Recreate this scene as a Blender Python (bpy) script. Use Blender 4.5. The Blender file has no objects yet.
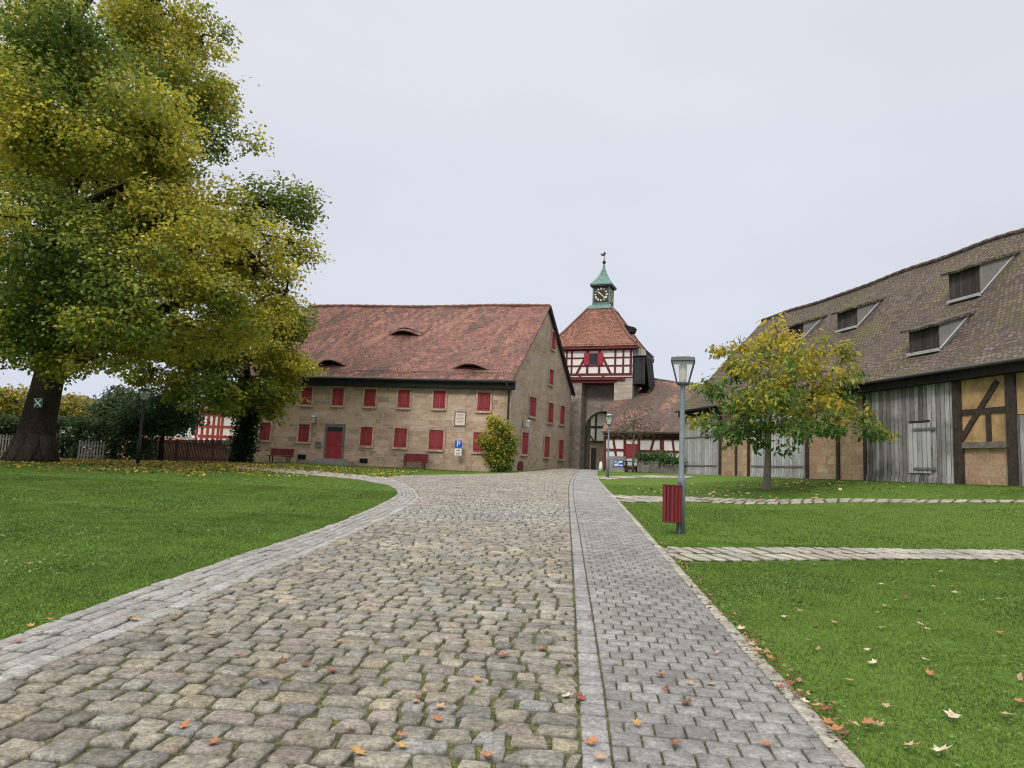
import bpy, math, random
import numpy as np
from mathutils import Vector, Matrix
random.seed(7)
rng = np.random.default_rng(11)
S = bpy.context.scene
COL = S.collection
R = math.radians

# ------------------------------------------------------------------ camera
EYE = 1.6
FPX, PITCH, ROLL = 710.0, R(6.75), R(2.5)
_r0 = Vector((1, 0, 0)); _u0 = Vector((0, -math.sin(PITCH), math.cos(PITCH)))
FWD = Vector((0, math.cos(PITCH), math.sin(PITCH)))
RGT = math.cos(ROLL) * _r0 + math.sin(ROLL) * _u0
UPV = -math.sin(ROLL) * _r0 + math.cos(ROLL) * _u0
cam = bpy.data.cameras.new('camera'); camo = bpy.data.objects.new('camera', cam); COL.objects.link(camo)
cam.sensor_width = 36.0; cam.lens = FPX / 1024 * 36.0; cam.clip_start = 0.1; cam.clip_end = 2000
M = Matrix.Identity(4)
for i, v in enumerate((RGT, UPV, -FWD)):
    for j in range(3): M[j][i] = v[j]
M[2][3] = EYE
camo.matrix_world = M
S.camera = camo

# ------------------------------------------------------------------ world: overcast sky
SUN_EL, SUN_AZ = R(40), R(205)
w = bpy.data.worlds.new('World'); S.world = w; w.use_nodes = True
nt = w.node_tree; nt.nodes.clear()
def wn(t, **k):
    n = nt.nodes.new(t)
    for a, b in k.items(): setattr(n, a, b)
    return n
out = wn('ShaderNodeOutputWorld'); bg = wn('ShaderNodeBackground'); bg.inputs[1].default_value = 0.1
sky = wn('ShaderNodeTexSky', sky_type='NISHITA', sun_disc=False, sun_elevation=SUN_EL, sun_rotation=SUN_AZ, dust_density=4.0)
tc = wn('ShaderNodeTexCoord'); sep = wn('ShaderNodeSeparateXYZ')
rp = wn('ShaderNodeValToRGB')
els = rp.color_ramp.elements
els[0].position = 0.0; els[0].color = (0.56, 0.605, 0.70, 1)
els[1].position = 1.0; els[1].color = (2.75, 2.62, 2.42, 1)
e = els.new(0.12); e.color = (0.57, 0.602, 0.69, 1)
e = els.new(0.30); e.color = (0.592, 0.608, 0.675, 1)
e = els.new(0.60); e.color = (0.635, 0.642, 0.69, 1)
e = els.new(0.78); e.color = (1.75, 1.68, 1.58, 1)
nz = wn('ShaderNodeTexNoise'); nz.inputs['Scale'].default_value = 2.2; nz.inputs['Detail'].default_value = 4
mr = wn('ShaderNodeMapRange'); mr.inputs[3].default_value = 9.1; mr.inputs[4].default_value = 11.1
mul = wn('ShaderNodeVectorMath', operation='SCALE')
mix = wn('ShaderNodeMixRGB'); mix.inputs[0].default_value = 0.94
L = nt.links.new
mpw = wn('ShaderNodeMapping'); mpw.inputs['Scale'].default_value = (1, 1, 2.5)
L(tc.outputs['Generated'], sep.inputs[0]); L(sep.outputs['Z'], rp.inputs[0])
L(tc.outputs['Generated'], mpw.inputs[0]); L(mpw.outputs[0], nz.inputs['Vector']); L(nz.outputs['Fac'], mr.inputs[0])
L(rp.outputs[0], mul.inputs[0]); L(mr.outputs[0], mul.inputs['Scale'])
L(sky.outputs[0], mix.inputs[1]); L(mul.outputs[0], mix.inputs[2]); L(mix.outputs[0], bg.inputs[0]); L(bg.outputs[0], out.inputs[0])
# one weak, very soft sun behind the cloud
sl = bpy.data.lights.new('sun', 'SUN'); sl.energy = 1.5; sl.angle = R(12); sl.color = (1, 0.96, 0.9)
so = bpy.data.objects.new('sun', sl); COL.objects.link(so)
sd = Vector((math.sin(SUN_AZ) * math.cos(SUN_EL), math.cos(SUN_AZ) * math.cos(SUN_EL), math.sin(SUN_EL)))
so.rotation_euler = (-sd).to_track_quat('-Z', 'Y').to_euler(); so.location = (0, 0, 40)
S.view_settings.view_transform = 'Standard'; S.view_settings.look = 'None'
S.view_settings.exposure = 0.32; S.view_settings.gamma = 1
S.cycles.max_bounces = 6; S.cycles.diffuse_bounces = 3; S.cycles.transparent_max_bounces = 8
S.cycles.use_denoising = True; S.cycles.filter_width = 1.15

# ------------------------------------------------------------------ terrain
BA = np.array((17.3, 24.0)); BD = np.array((-0.2102, 0.9777)); BN = np.array((-0.9777, -0.2102))
def ss(a, b, x):
    t = np.clip((x - a) / (b - a), 0, 1); return t * t * (3 - 2 * t)
def tz(X, Y):
    X = np.asarray(X, float); Y = np.asarray(Y, float)
    base = 0.03 * Y
    cap = 1.0 + 0.32 * ss(-25, -14, X) + 0.95 * ss(-2, 6, X)
    h = np.clip(0.5 + 0.5 * (cap - base) / 0.3, 0, 1)
    z = cap * (1 - h) + base * h - 0.3 * h * (1 - h)
    s = (X - BA[0]) * BN[0] + (Y - BA[1]) * BN[1]
    wgt = 1 - ss(0, 10, s)
    z = z * (1 - wgt) + 1.72 * wgt
    z = z + 0.012 * np.sin(X * 0.9 + 1.3) * np.sin(Y * 0.7)
    return z
def tzf(x, y): return float(tz(x, y))
def ray(px, py):
    a = (px - 512) / FPX; b = (384 - py) / FPX
    return FWD + RGT * a + UPV * b
def P(px, py, Y):
    d = ray(px, py); t = Y / d.y
    return Vector((d.x * t, Y, EYE + d.z * t))
def G(px, py):
    d = ray(px, py); y = 1.0; prev = 1.0
    while y < 130:
        if EYE + d.z * y / d.y < tzf(d.x * y / d.y, y): break
        prev = y; y += 0.5
    lo, hi = prev, y
    for _ in range(30):
        m = (lo + hi) / 2
        if EYE + d.z * m / d.y < tzf(d.x * m / d.y, m): hi = m
        else: lo = m
    return Vector((d.x * hi / d.y, hi, tzf(d.x * hi / d.y, hi)))
def XZ(px, Y):      # ground point at column px and depth Y
    z = 1.0
    for _ in range(6):
        py = 384
        lo, hi = 0, 900
        for _ in range(30):
            m = (lo + hi) / 2
            if P(px, m, Y).z > z: lo = m
            else: hi = m
        p = P(px, lo, Y); z = tzf(p.x, Y)
    return Vector((p.x, Y, z))

# ------------------------------------------------------------------ object helpers
WM = {}
def props(o, label=None, cat=None, group=None, kind=None):
    if label: o['label'] = label
    if cat: o['category'] = cat
    if group: o['group'] = group
    if kind: o['kind'] = kind
    return o
def thing(name, label, cat, loc=(0, 0, 0), group=None):
    o = bpy.data.objects.new(name, None); o.empty_display_size = 0.3; COL.objects.link(o)
    o.location = loc; WM[o.name] = Matrix.Translation(Vector(loc))
    return props(o, label, cat, group)
def adopt(o, parent):
    if parent is not None:
        o.parent = parent
        m = WM.get(parent.name)
        if m is not None: o.matrix_parent_inverse = m.inverted()
def npmesh(name, V, F, mat, parent=None, col=None, smooth=False, uv=False):
    V = np.asarray(V, np.float32).reshape(-1, 3)
    me = bpy.data.meshes.new(name)
    me.vertices.add(len(V)); me.vertices.foreach_set('co', V.ravel())
    groups = F if isinstance(F, list) else [F]
    idx = np.concatenate([np.asarray(f, np.int32).ravel() for f in groups])
    tot = np.concatenate([np.full(len(f), np.asarray(f).shape[1], np.int32) for f in groups])
    st = np.concatenate(([0], np.cumsum(tot)[:-1])).astype(np.int32)
    me.loops.add(len(idx)); me.loops.foreach_set('vertex_index', idx)
    me.polygons.add(len(tot)); me.polygons.foreach_set('loop_start', st)
    try: me.polygons.foreach_set('loop_total', tot)
    except Exception: pass
    me.update(calc_edges=True)
    if col is not None:
        a = me.attributes.new('Col', 'FLOAT_COLOR', 'POINT')
        c = np.ones((len(V), 4), np.float32); c[:, :3] = col
        a.data.foreach_set('color', c.ravel())
    me.polygons.foreach_set('use_smooth', np.full(len(tot), smooth))
    me.materials.append(mat)
    o = bpy.data.objects.new(name, me); COL.objects.link(o)
    adopt(o, parent)
    return o
class MB:
    def __init__(s): s.v = []; s.f = []
    def face(s, pts):
        b = len(s.v); s.v += [Vector(p) for p in pts]; s.f.append(list(range(b, b + len(pts))))
    def prism(s, A, B):        # two loops of equal length, closed solid
        b = len(s.v); n = len(A); s.v += [Vector(p) for p in A] + [Vector(p) for p in B]
        s.f.append([b + i for i in range(n)][::-1]); s.f.append([b + n + i for i in range(n)])
        for i in range(n):
            j = (i + 1) % n; s.f.append([b + i, b + j, b + n + j, b + n + i])
    def box(s, c, sz, rz=0.0, bev=0.0):
        hx, hy, hz = sz[0] / 2, sz[1] / 2, sz[2] / 2
        ca, sa = math.cos(rz), math.sin(rz)
        def q(x, y, z): return (c[0] + x * ca - y * sa, c[1] + x * sa + y * ca, c[2] + z)
        A = [q(-hx, -hy, -hz), q(hx, -hy, -hz), q(hx, hy, -hz), q(-hx, hy, -hz)]
        B = [q(-hx, -hy, hz), q(hx, -hy, hz), q(hx, hy, hz), q(-hx, hy, hz)]
        s.prism(A, B)
    def tube(s, pts, rad, n=8, cap=True):
        pts = [Vector(p) for p in pts]
        if not isinstance(rad, (list, tuple)): rad = [rad] * len(pts)
        b0 = len(s.v); px = None
        for i, p in enumerate(pts):
            t = (pts[min(i + 1, len(pts) - 1)] - pts[max(i - 1, 0)])
            if t.length < 1e-6: t = Vector((0, 0, 1))
            t.normalize()
            if px is None: px = t.orthogonal().normalized()
            px = (px - t * px.dot(t)); px.normalize(); py = t.cross(px)
            for k in range(n):
                a = 2 * math.pi * k / n
                s.v.append(p + (px * math.cos(a) + py * math.sin(a)) * rad[i])
        for i in range(len(pts) - 1):
            for k in range(n):
                a = b0 + i * n + k; c = b0 + i * n + (k + 1) % n
                s.f.append([a, c, c + n, a + n])
        if cap:
            s.f.append([b0 + k for k in range(n)][::-1]); e = b0 + (len(pts) - 1) * n
            s.f.append([e + k for k in range(n)])
    def lathe(s, c, prof, n=16, rot=0.0):
        b0 = len(s.v)
        for r_, z in prof:
            for k in range(n):
                a = 2 * math.pi * k / n + rot
                s.v.append(Vector((c[0] + r_ * math.cos(a), c[1] + r_ * math.sin(a), c[2] + z)))
        for i in range(len(prof) - 1):
            for k in range(n):
                a = b0 + i * n + k; d = b0 + i * n + (k + 1) % n
                s.f.append([a, d, d + n, a + n])
        s.f.append([b0 + k for k in range(n)][::-1]); e = b0 + (len(prof) - 1) * n
        s.f.append([e + k for k in range(n)])
    def build(s, name, mat, parent=None, smooth=False, bevel=0.0):
        me = bpy.data.meshes.new(name); me.from_pydata([tuple(p) for p in s.v], [], s.f); me.update()
        uv = me.uv_layers.new(name='UVMap')
        for p in me.polygons:
            n = p.normal
            if abs(n.z) > 0.985: t, b = Vector((1, 0, 0)), Vector((0, 1, 0))
            else:
                t = Vector((-n.y, n.x, 0)).normalized(); b = n.cross(t)
            for li in p.loop_indices:
                co = me.vertices[me.loops[li].vertex_index].co
                uv.data[li].uv = (co.dot(t), co.dot(b))
        if smooth: me.polygons.foreach_set('use_smooth', [True] * len(me.polygons))
        me.materials.append(mat)
        o = bpy.data.objects.new(name, me); COL.objects.link(o)
        if bevel:
            m = o.modifiers.new('bevel', 'BEVEL'); m.width = bevel; m.segments = 2; m.limit_method = 'ANGLE'
        adopt(o, parent)
        return o
def copy_tree(o, parent=None):
    c = o.copy(); COL.objects.link(c)
    if parent is not None: c.parent = parent
    for ch in [x for x in COL.objects if x.parent == o]: copy_tree(ch, c)
    return c
class Wall:
    def __init__(s, A, d, flip=1):
        s.A = Vector((A[0], A[1])); s.d = Vector(d).normalized(); n = Vector((s.d.y, -s.d.x))
        s.n = n * flip
    def pt(s, t, z, o=0.0):
        p = s.A + s.d * t + s.n * o; return Vector((p.x, p.y, z))
    def px(s, px, py, o=0.0):
        r = ray(px, py); q = s.A + s.n * o
        k = (q.dot(s.n)) / (r.x * s.n.x + r.y * s.n.y)
        h = Vector((r.x * k, r.y * k)); return ((h - q).dot(s.d), EYE + r.z * k)
    def box(s, mb, t0, t1, z0, z1, o0, o1):
        A = [s.pt(t0, z0, o0), s.pt(t1, z0, o0), s.pt(t1, z0, o1), s.pt(t0, z0, o1)]
        B = [s.pt(t0, z1, o0), s.pt(t1, z1, o0), s.pt(t1, z1, o1), s.pt(t0, z1, o1)]
        mb.prism(A, B)
    def beam(s, mb, a, b, wd, o0, o1):
        a = Vector(a); b = Vector(b); u = (b - a).normalized(); n = Vector((-u.y, u.x)) * wd / 2
        q = [a - n, b - n, b + n, a + n]
        mb.prism([s.pt(p.x, p.y, o0) for p in q], [s.pt(p.x, p.y, o1) for p in q])
    def poly(s, mb, pts, o0, o1):
        mb.prism([s.pt(p[0], p[1], o0) for p in pts], [s.pt(p[0], p[1], o1) for p in pts])

# ------------------------------------------------------------------ materials
class NM:
    def __init__(s, name, rough=0.85, spec=0.25):
        s.m = bpy.data.materials.new(name); s.m.use_nodes = True; s.t = s.m.node_tree
        s.b = s.t.nodes['Principled BSDF']; s.b.inputs['Roughness'].default_value = rough
        s.b.inputs['Specular IOR Level'].default_value = spec
    def n(s, t, **k):
        x = s.t.nodes.new(t)
        for a, b in k.items(): setattr(x, a, b)
        return x
    def l(s, a, b): s.t.links.new(a, b)
    def coord(s, kind='UV', scale=(1, 1, 1)):
        if kind == 'Geo': o = s.n('ShaderNodeNewGeometry').outputs['Position']
        else: o = s.n('ShaderNodeTexCoord').outputs[kind]
        mp = s.n('ShaderNodeMapping'); mp.inputs['Scale'].default_value = scale; s.l(o, mp.inputs[0]); return mp.outputs[0]
    def noise(s, vec, scale, detail=4, rough=0.6):
        x = s.n('ShaderNodeTexNoise'); x.inputs['Scale'].default_value = scale; x.inputs['Detail'].default_value = detail
        x.inputs['Roughness'].default_value = rough
        if vec is not None: s.l(vec, x.inputs['Vector'])
        return x
    def ramp(s, fac, stops, const=False):
        x = s.n('ShaderNodeValToRGB'); e = x.color_ramp.elements
        if const: x.color_ramp.interpolation = 'CONSTANT'
        for i, (p, c) in enumerate(stops):
            if i < 2: k = e[i]; k.position = p
            else: k = e.new(p)
            k.color = (*c, 1) if not isinstance(c, (int, float)) else (c, c, c, 1)
        s.l(fac, x.inputs[0]); return x.outputs[0]
    def mix(s, f, a, b, mode='MIX'):
        x = s.n('ShaderNodeMixRGB', blend_type=mode)
        for i, v in enumerate((f, a, b)):
            if isinstance(v, (int, float)): x.inputs[i].default_value = v if i == 0 else (v, v, v, 1)
            elif isinstance(v, tuple): x.inputs[i].default_value = (*v, 1)
            else: s.l(v, x.inputs[i])
        return x.outputs[0]
    def bump(s, h, strength=0.4, dist=0.02):
        x = s.n('ShaderNodeBump'); x.inputs['Strength'].default_value = strength; x.inputs['Distance'].default_value = dist
        s.l(h, x.inputs['Height']); s.l(x.outputs[0], s.b.inputs['Normal'])
    def col(s, c):
        if isinstance(c, tuple): s.b.inputs['Base Color'].default_value = (*c, 1)
        else: s.l(c, s.b.inputs['Base Color'])
    def brick(s, vec, bw, bh, mortar=0.012, off=0.5, smooth=0.1):
        x = s.n('ShaderNodeTexBrick'); s.l(vec, x.inputs['Vector'])
        x.inputs['Color1'].default_value = (0, 0, 0, 1); x.inputs['Color2'].default_value = (1, 1, 1, 1)
        x.inputs['Mortar'].default_value = (0.5, 0.5, 0.5, 1)
        x.inputs['Scale'].default_value = 1; x.inputs['Mortar Size'].default_value = mortar; x.inputs['Mortar Smooth'].default_value = smooth
        x.inputs['Brick Width'].default_value = bw; x.inputs['Row Height'].default_value = bh; x.offset = off
        return x
    def jitter(s, vec, scale, amt):
        nzz = s.noise(vec, scale, 2)
        sb = s.n('ShaderNodeVectorMath', operation='SUBTRACT'); s.l(nzz.outputs['Color'], sb.inputs[0]); sb.inputs[1].default_value = (0.5, 0.5, 0.5)
        sc = s.n('ShaderNodeVectorMath', operation='SCALE'); s.l(sb.outputs[0], sc.inputs[0]); sc.inputs['Scale'].default_value = amt
        ad = s.n('ShaderNodeVectorMath', operation='ADD'); s.l(vec, ad.inputs[0]); s.l(sc.outputs[0], ad.inputs[1])
        return ad.outputs[0]

def m_plain(name, c, rough=0.7, spec=0.3, var=0.25, scale=3, metallic=0.0, bump=0.0):
    m = NM(name, rough, spec); v = m.coord('Object')
    n = m.noise(v, scale, 5)
    m.col(m.ramp(n.outputs['Fac'], [(0.3, tuple(x * (1 - var) for x in c)), (0.7, tuple(min(1, x * (1 + var)) for x in c))]))
    m.b.inputs['Metallic'].default_value = metallic
    if bump: m.bump(n.outputs['Fac'], bump, 0.01)
    return m.m
def m_masonry(name, stops, mortar_c, bw, bh, mortar=0.014, jit=0.05, stain=(0.12, 0.10, 0.08), stain_amt=0.45, seed=0, bump=0.6, lime=None):
    m = NM(name, 0.92, 0.15); uv = m.coord('UV')
    mp = m.n('ShaderNodeMapping'); mp.inputs['Location'].default_value = (seed * 3.1, seed * 1.7, 0); m.l(uv, mp.inputs[0])
    v = m.jitter(mp.outputs[0], 1.1, jit * 2.4); v = m.jitter(v, 7, jit * 0.5)
    b1 = m.brick(v, bw, bh, mortar, 0.43); b2 = m.brick(v, bw * .55, bh, mortar * .9, 0.31)
    msk = m.ramp(m.noise(mp.outputs[0], 0.9, 2).outputs['Fac'], [(0.49, 0.0), (0.51, 1.0)])
    bcol = m.mix(msk, b1.outputs['Color'], b2.outputs['Color']); bfac = m.mix(msk, b1.outputs['Fac'], b2.outputs['Fac'])
    c = m.ramp(bcol, stops)
    big = m.noise(m.coord('UV', (.45, 1.5, 1)), 0.9, 6, .65); fine = m.noise(uv, 9, 6, 0.7)
    c = m.mix(m.ramp(fine.outputs['Fac'], [(0.38, 0.0), (0.68, 0.6)]), c, m.mix(0.5, c, (0.5, 0.42, 0.33)))
    c = m.mix(m.ramp(fine.outputs['Fac'], [(0.32, 0.65), (0.50, 0.0)]), c, stain)
    c = m.mix(m.ramp(big.outputs['Fac'], [(0.46, 0.0), (0.66, stain_amt)]), c, stain)
    if lime:
        ln = m.noise(uv, 0.7, 6, 0.65); c = m.mix(m.ramp(ln.outputs['Fac'], [(0.47, 0.0), (0.62, 0.75)]), c, lime)
    mf = m.mix(1.0, bfac, m.ramp(big.outputs['Fac'], [(0.3, 0.35), (0.6, 1.0)]), 'MULTIPLY')
    c = m.mix(mf, c, mortar_c)
    m.col(c)
    h = m.mix(0.35, m.ramp(bfac, [(0.0, 1.0), (1.0, 0.0)]), fine.outputs['Fac'])
    m.bump(h, bump, 0.03)
    return m.m
def m_tiles(name, stops, dirt, dirt_lo=0.45, dirt_hi=0.65, dirt_amt=0.8, bw=0.19, bh=0.17, moss=None, pale=None, joint_shade=0.016):
    m = NM(name, 0.9, 0.2); uv = m.coord('UV'); v = m.jitter(uv, 2.0, 0.05)
    br = m.brick(v, bw, bh, joint_shade, 0.5, 0.3)
    c = m.ramp(br.outputs['Color'], stops)
    sv = m.coord('UV', (0.35, 0.13, 1)); big = m.noise(sv, 1.6, 6, 0.65)
    sp = m.noise(uv, 5.5, 4, 0.7)
    c = m.mix(m.ramp(sp.outputs['Fac'], [(0.45, 0.0), (0.7, 0.55)]), c, dirt)
    c = m.mix(m.ramp(big.outputs['Fac'], [(dirt_lo, 0.0), (dirt_hi, dirt_amt)]), c, dirt)
    if pale:
        n2 = m.noise(m.coord('UV', (0.6, 0.5, 1)), 0.9, 4)
        c = m.mix(m.ramp(n2.outputs['Fac'], [(0.5, 0.0), (0.75, 0.6)]), c, pale)
    if moss:
        n3 = m.noise(uv, 0.45, 6, 0.72); n4 = m.noise(uv, 7, 3)
        f = m.mix(1.0, m.ramp(n3.outputs['Fac'], [(0.46, 0.0), (0.62, 0.85)]), m.ramp(n4.outputs['Fac'], [(0.35, 0.25), (0.6, 1.0)]), 'MULTIPLY')
        c = m.mix(f, c, moss)
    c = m.mix(m.ramp(br.outputs['Fac'], [(0.2, 0.0), (0.9, 0.75)]), c, (0.045, 0.03, 0.025))  # dark tile joints that also paint the shadow between courses
    m.col(c)
    # each course rises toward its lower edge
    sx = m.n('ShaderNodeSeparateXYZ'); m.l(v, sx.inputs[0])
    dv = m.n('ShaderNodeMath', operation='DIVIDE'); m.l(sx.outputs['Y'], dv.inputs[0]); dv.inputs[1].default_value = bh
    fr = m.n('ShaderNodeMath', operation='FRACT'); m.l(dv.outputs[0], fr.inputs[0])
    iv = m.n('ShaderNodeMath', operation='SUBTRACT'); iv.inputs[0].default_value = 1; m.l(fr.outputs[0], iv.inputs[1])
    h = m.mix(0.4, iv.outputs[0], m.ramp(br.outputs['Fac'], [(0.0, 1.0), (1.0, 0.0)]))
    m.bump(h, 0.7, 0.035)
    return m.m
def m_planks(name, stops, bw=0.2, gap=(0.03, 0.028, 0.025), vertical=True, streak=1.0, rough=0.85):
    m = NM(name, rough, 0.2); uv = m.coord('UV')
    if vertical:
        mp = m.n('ShaderNodeMapping'); mp.inputs['Rotation'].default_value = (0, 0, R(90)); m.l(uv, mp.inputs[0]); v = mp.outputs[0]
    else: v = uv
    br = m.brick(v, 30.0, bw, 0.012, 0.5)
    st = m.noise(m.coord('UV', (13, 0.55, 1) if vertical else (0.55, 13, 1)), 2.0, 8, 0.78)
    c = m.ramp(m.mix(0.55, br.outputs['Color'], st.outputs['Fac']), stops)
    big = m.noise(uv, 0.8, 4)
    c = m.mix(m.ramp(big.outputs['Fac'], [(0.42, 0.0), (0.66, 0.65)]), c, stops[0][1])
    c = m.mix(m.ramp(st.outputs['Fac'], [(0.33, 0.95 * streak), (0.46, 0.0)]), c, gap)
    c = m.mix(br.outputs['Fac'], c, gap)
    m.col(c); m.bump(m.mix(0.5, m.ramp(br.outputs['Fac'], [(0, 1.0), (1, 0.0)]), st.outputs['Fac']), 0.5, 0.015)
    return m.m
def m_attr(name, rough=0.6, spec=0.3, trans=0.0, speckle=0.0, bump=0.0):
    m = NM(name, rough, spec); a = m.n('ShaderNodeAttribute', attribute_name='Col')
    c = a.outputs['Color']
    if speckle:
        v = m.coord('Geo'); n = m.noise(v, 30, 8, 0.85); n2 = m.noise(v, 9, 3)
        c = m.mix(1.0, c, m.ramp(n.outputs['Fac'], [(0.41, 1 - speckle), (0.59, 1 + speckle)]), 'MULTIPLY')
        c = m.mix(1.0, c, m.ramp(n2.outputs['Fac'], [(0.36, 1 - speckle * 0.6), (0.64, 1 + speckle * 0.4)]), 'MULTIPLY')
        pt = m.noise(v, 75, 3, .6); c = m.mix(m.ramp(pt.outputs['Fac'], [(0.34, .5), (0.42, 0.0)]), c, (.07, .062, .05))
        n3 = m.noise(v, .9, 5, .65)
        c = m.mix(1.0, c, m.ramp(n3.outputs['Fac'], [(0.34, .80), (0.62, 1.08)]), 'MULTIPLY')
        if bump: m.bump(n.outputs['Fac'], bump, 0.03)
    m.col(c)
    if trans:
        tr = m.n('ShaderNodeBsdfTranslucent'); m.l(c, tr.inputs['Color'])
        mx = m.n('ShaderNodeMixShader'); mx.inputs[0].default_value = trans
        o = m.t.nodes['Material Output']; m.l(m.b.outputs[0], mx.inputs[1]); m.l(tr.outputs[0], mx.inputs[2]); m.l(mx.outputs[0], o.inputs['Surface'])
    return m.m

MT = {}
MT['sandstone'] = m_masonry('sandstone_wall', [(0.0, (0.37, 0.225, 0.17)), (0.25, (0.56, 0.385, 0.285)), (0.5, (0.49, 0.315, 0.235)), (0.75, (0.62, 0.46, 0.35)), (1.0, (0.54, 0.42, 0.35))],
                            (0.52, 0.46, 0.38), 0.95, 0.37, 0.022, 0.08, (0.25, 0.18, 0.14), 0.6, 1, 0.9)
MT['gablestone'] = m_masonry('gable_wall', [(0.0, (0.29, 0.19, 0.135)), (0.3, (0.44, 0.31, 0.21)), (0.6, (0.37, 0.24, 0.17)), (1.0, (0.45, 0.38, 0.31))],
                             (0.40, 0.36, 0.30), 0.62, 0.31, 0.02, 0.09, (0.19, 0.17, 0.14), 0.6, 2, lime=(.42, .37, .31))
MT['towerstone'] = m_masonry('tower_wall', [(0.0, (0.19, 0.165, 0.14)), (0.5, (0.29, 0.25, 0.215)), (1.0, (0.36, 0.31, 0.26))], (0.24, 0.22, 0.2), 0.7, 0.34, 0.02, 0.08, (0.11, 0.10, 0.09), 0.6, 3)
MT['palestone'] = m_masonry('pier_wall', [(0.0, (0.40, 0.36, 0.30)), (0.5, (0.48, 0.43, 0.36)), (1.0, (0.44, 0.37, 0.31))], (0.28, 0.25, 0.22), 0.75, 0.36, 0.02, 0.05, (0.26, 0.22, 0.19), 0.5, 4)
MT['barnstone'] = m_masonry('barn_wall', [(0.0, (0.36, 0.19, 0.105)), (0.2, (0.44, 0.31, 0.20)), (0.5, (0.40, 0.26, 0.16)), (0.75, (0.50, 0.40, 0.27)), (1.0, (0.40, 0.21, 0.13))],
                            (0.30, 0.22, 0.15), 0.85, 0.42, 0.015, 0.06, (0.20, 0.14, 0.10), 0.4, 5)
MT['housetiles'] = m_tiles('house_tiles', [(0.0, (0.17, 0.075, 0.06)), (0.35, (0.285, 0.12, 0.093)), (0.75, (0.37, 0.172, 0.138)), (1.0, (0.26, 0.145, 0.125))], (0.085, 0.065, 0.06), 0.40, 0.60, 0.85, pale=(.38, .22, .165))
MT['towertiles'] = m_tiles('tower_tiles', [(0.0, (0.17, 0.07, 0.05)), (0.5, (0.27, 0.115, 0.08)), (1.0, (0.34, 0.17, 0.125))], (0.10, 0.065, 0.055), 0.45, 0.7, 0.6)
MT['lowtiles'] = m_tiles('low_tiles', [(0.0, (0.08, 0.05, 0.042)), (0.35, (0.19, 0.105, 0.08)), (0.7, (0.33, 0.16, 0.11)), (1.0, (0.27, 0.20, 0.17))], (0.085, 0.068, 0.062), 0.38, 0.55, 0.85, .24, .2)
MT['barntiles'] = m_tiles('barn_tiles', [(0.0, (0.05, 0.04, 0.036)), (0.4, (0.115, 0.088, 0.078)), (0.8, (0.205, 0.155, 0.135)), (1.0, (0.165, 0.14, 0.13))], (0.075, 0.068, 0.062), 0.36, 0.60, 0.65,
                          0.21, 0.20, moss=(0.14, 0.135, 0.04), joint_shade=.03)
MT['redtiles'] = m_tiles('red_tiles', [(0.0, (0.19, 0.09, 0.07)), (0.5, (0.25, 0.12, 0.09)), (1.0, (0.22, 0.13, 0.11))], (0.12, 0.09, 0.08), 0.5, 0.7, 0.5)
MT['graywood'] = m_planks('weathered_planks', [(0.25, (0.11, 0.105, 0.10)), (0.5, (0.31, 0.305, 0.30)), (0.75, (0.52, 0.52, 0.52))], 0.22)
MT['palewood'] = m_planks('pale_planks', [(0.15, (0.28, 0.28, 0.285)), (0.5, (0.46, 0.465, 0.48)), (0.85, (0.60, 0.60, 0.62))], 0.24)
MT['darkplank'] = m_planks('dark_planks', [(0.15, (0.022, 0.023, 0.026)), (0.5, (0.045, 0.047, 0.052)), (0.85, (0.075, 0.078, 0.085))], 0.18)
MT['shutterwood'] = m_planks('dormer_planks', [(0.15, (0.035, 0.03, 0.028)), (0.5, (0.07, 0.06, 0.055)), (0.85, (0.11, 0.10, 0.095))], 0.2)
MT['redwood'] = m_planks('red_planks', [(0.1, (0.25, 0.035, 0.045)), (0.5, (0.35, 0.046, 0.06)), (0.9, (0.42, 0.065, 0.078))], 0.16, (0.07, 0.01, 0.012), True, 0.3, 0.6)
MT['maroon'] = m_planks('maroon_planks', [(0.1, (0.14, 0.018, 0.022)), (0.5, (0.20, 0.025, 0.03)), (0.9, (0.26, 0.04, 0.045))], 0.16, (0.05, 0.01, 0.012), True, 0.3, 0.6)
MT['redbeam'] = m_plain('red_beam', (0.115, 0.024, 0.028), 0.7, 0.25, 0.35, 5)
MT['darktimber'] = m_plain('dark_timber', (0.05, 0.038, 0.032), 0.85, 0.2, 0.4, 6, 0, 0.4)
MT['graytimber'] = m_plain('grey_timber', (0.16, 0.14, 0.125), 0.85, 0.2, 0.4, 6, 0, 0.4)
MT['blackboard'] = m_plain('eave_board_shade', (0.018, 0.017, 0.017), 0.8, 0.2, 0.3, 4)  # near-black board colour, also painting the eave shade on barn and gatehouse
MT['plaster'] = m_plain('white_plaster', (0.74, 0.72, 0.69), 0.9, 0.1, 0.06, 3, 0, 0.2)
MT['ochre'] = m_plain('ochre_plaster', (0.42, 0.28, 0.14), 0.92, 0.1, 0.34, 1.9, 0, 0.4)
MT['copper'] = m_plain('green_copper', (0.105, 0.20, 0.175), 0.6, 0.3, 0.3, 4)
MT['coppergrey'] = m_plain('dull_copper', (0.10, 0.155, 0.15), 0.6, 0.3, 0.3, 4)
MT['black'] = m_plain('black_paint', (0.02, 0.022, 0.022), 0.5, 0.4, 0.2, 3)
MT['gold'] = m_plain('pale_gold', (0.80, 0.72, 0.48), 0.4, 0.5, 0.1, 3)
MT['lampgrey'] = m_plain('grey_blue_paint', (0.15, 0.185, 0.205), 0.5, 0.4, 0.15, 8)
MT['lampdark'] = m_plain('dark_lamp_paint', (0.075, 0.09, 0.095), 0.5, 0.4, 0.15, 8)
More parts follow.
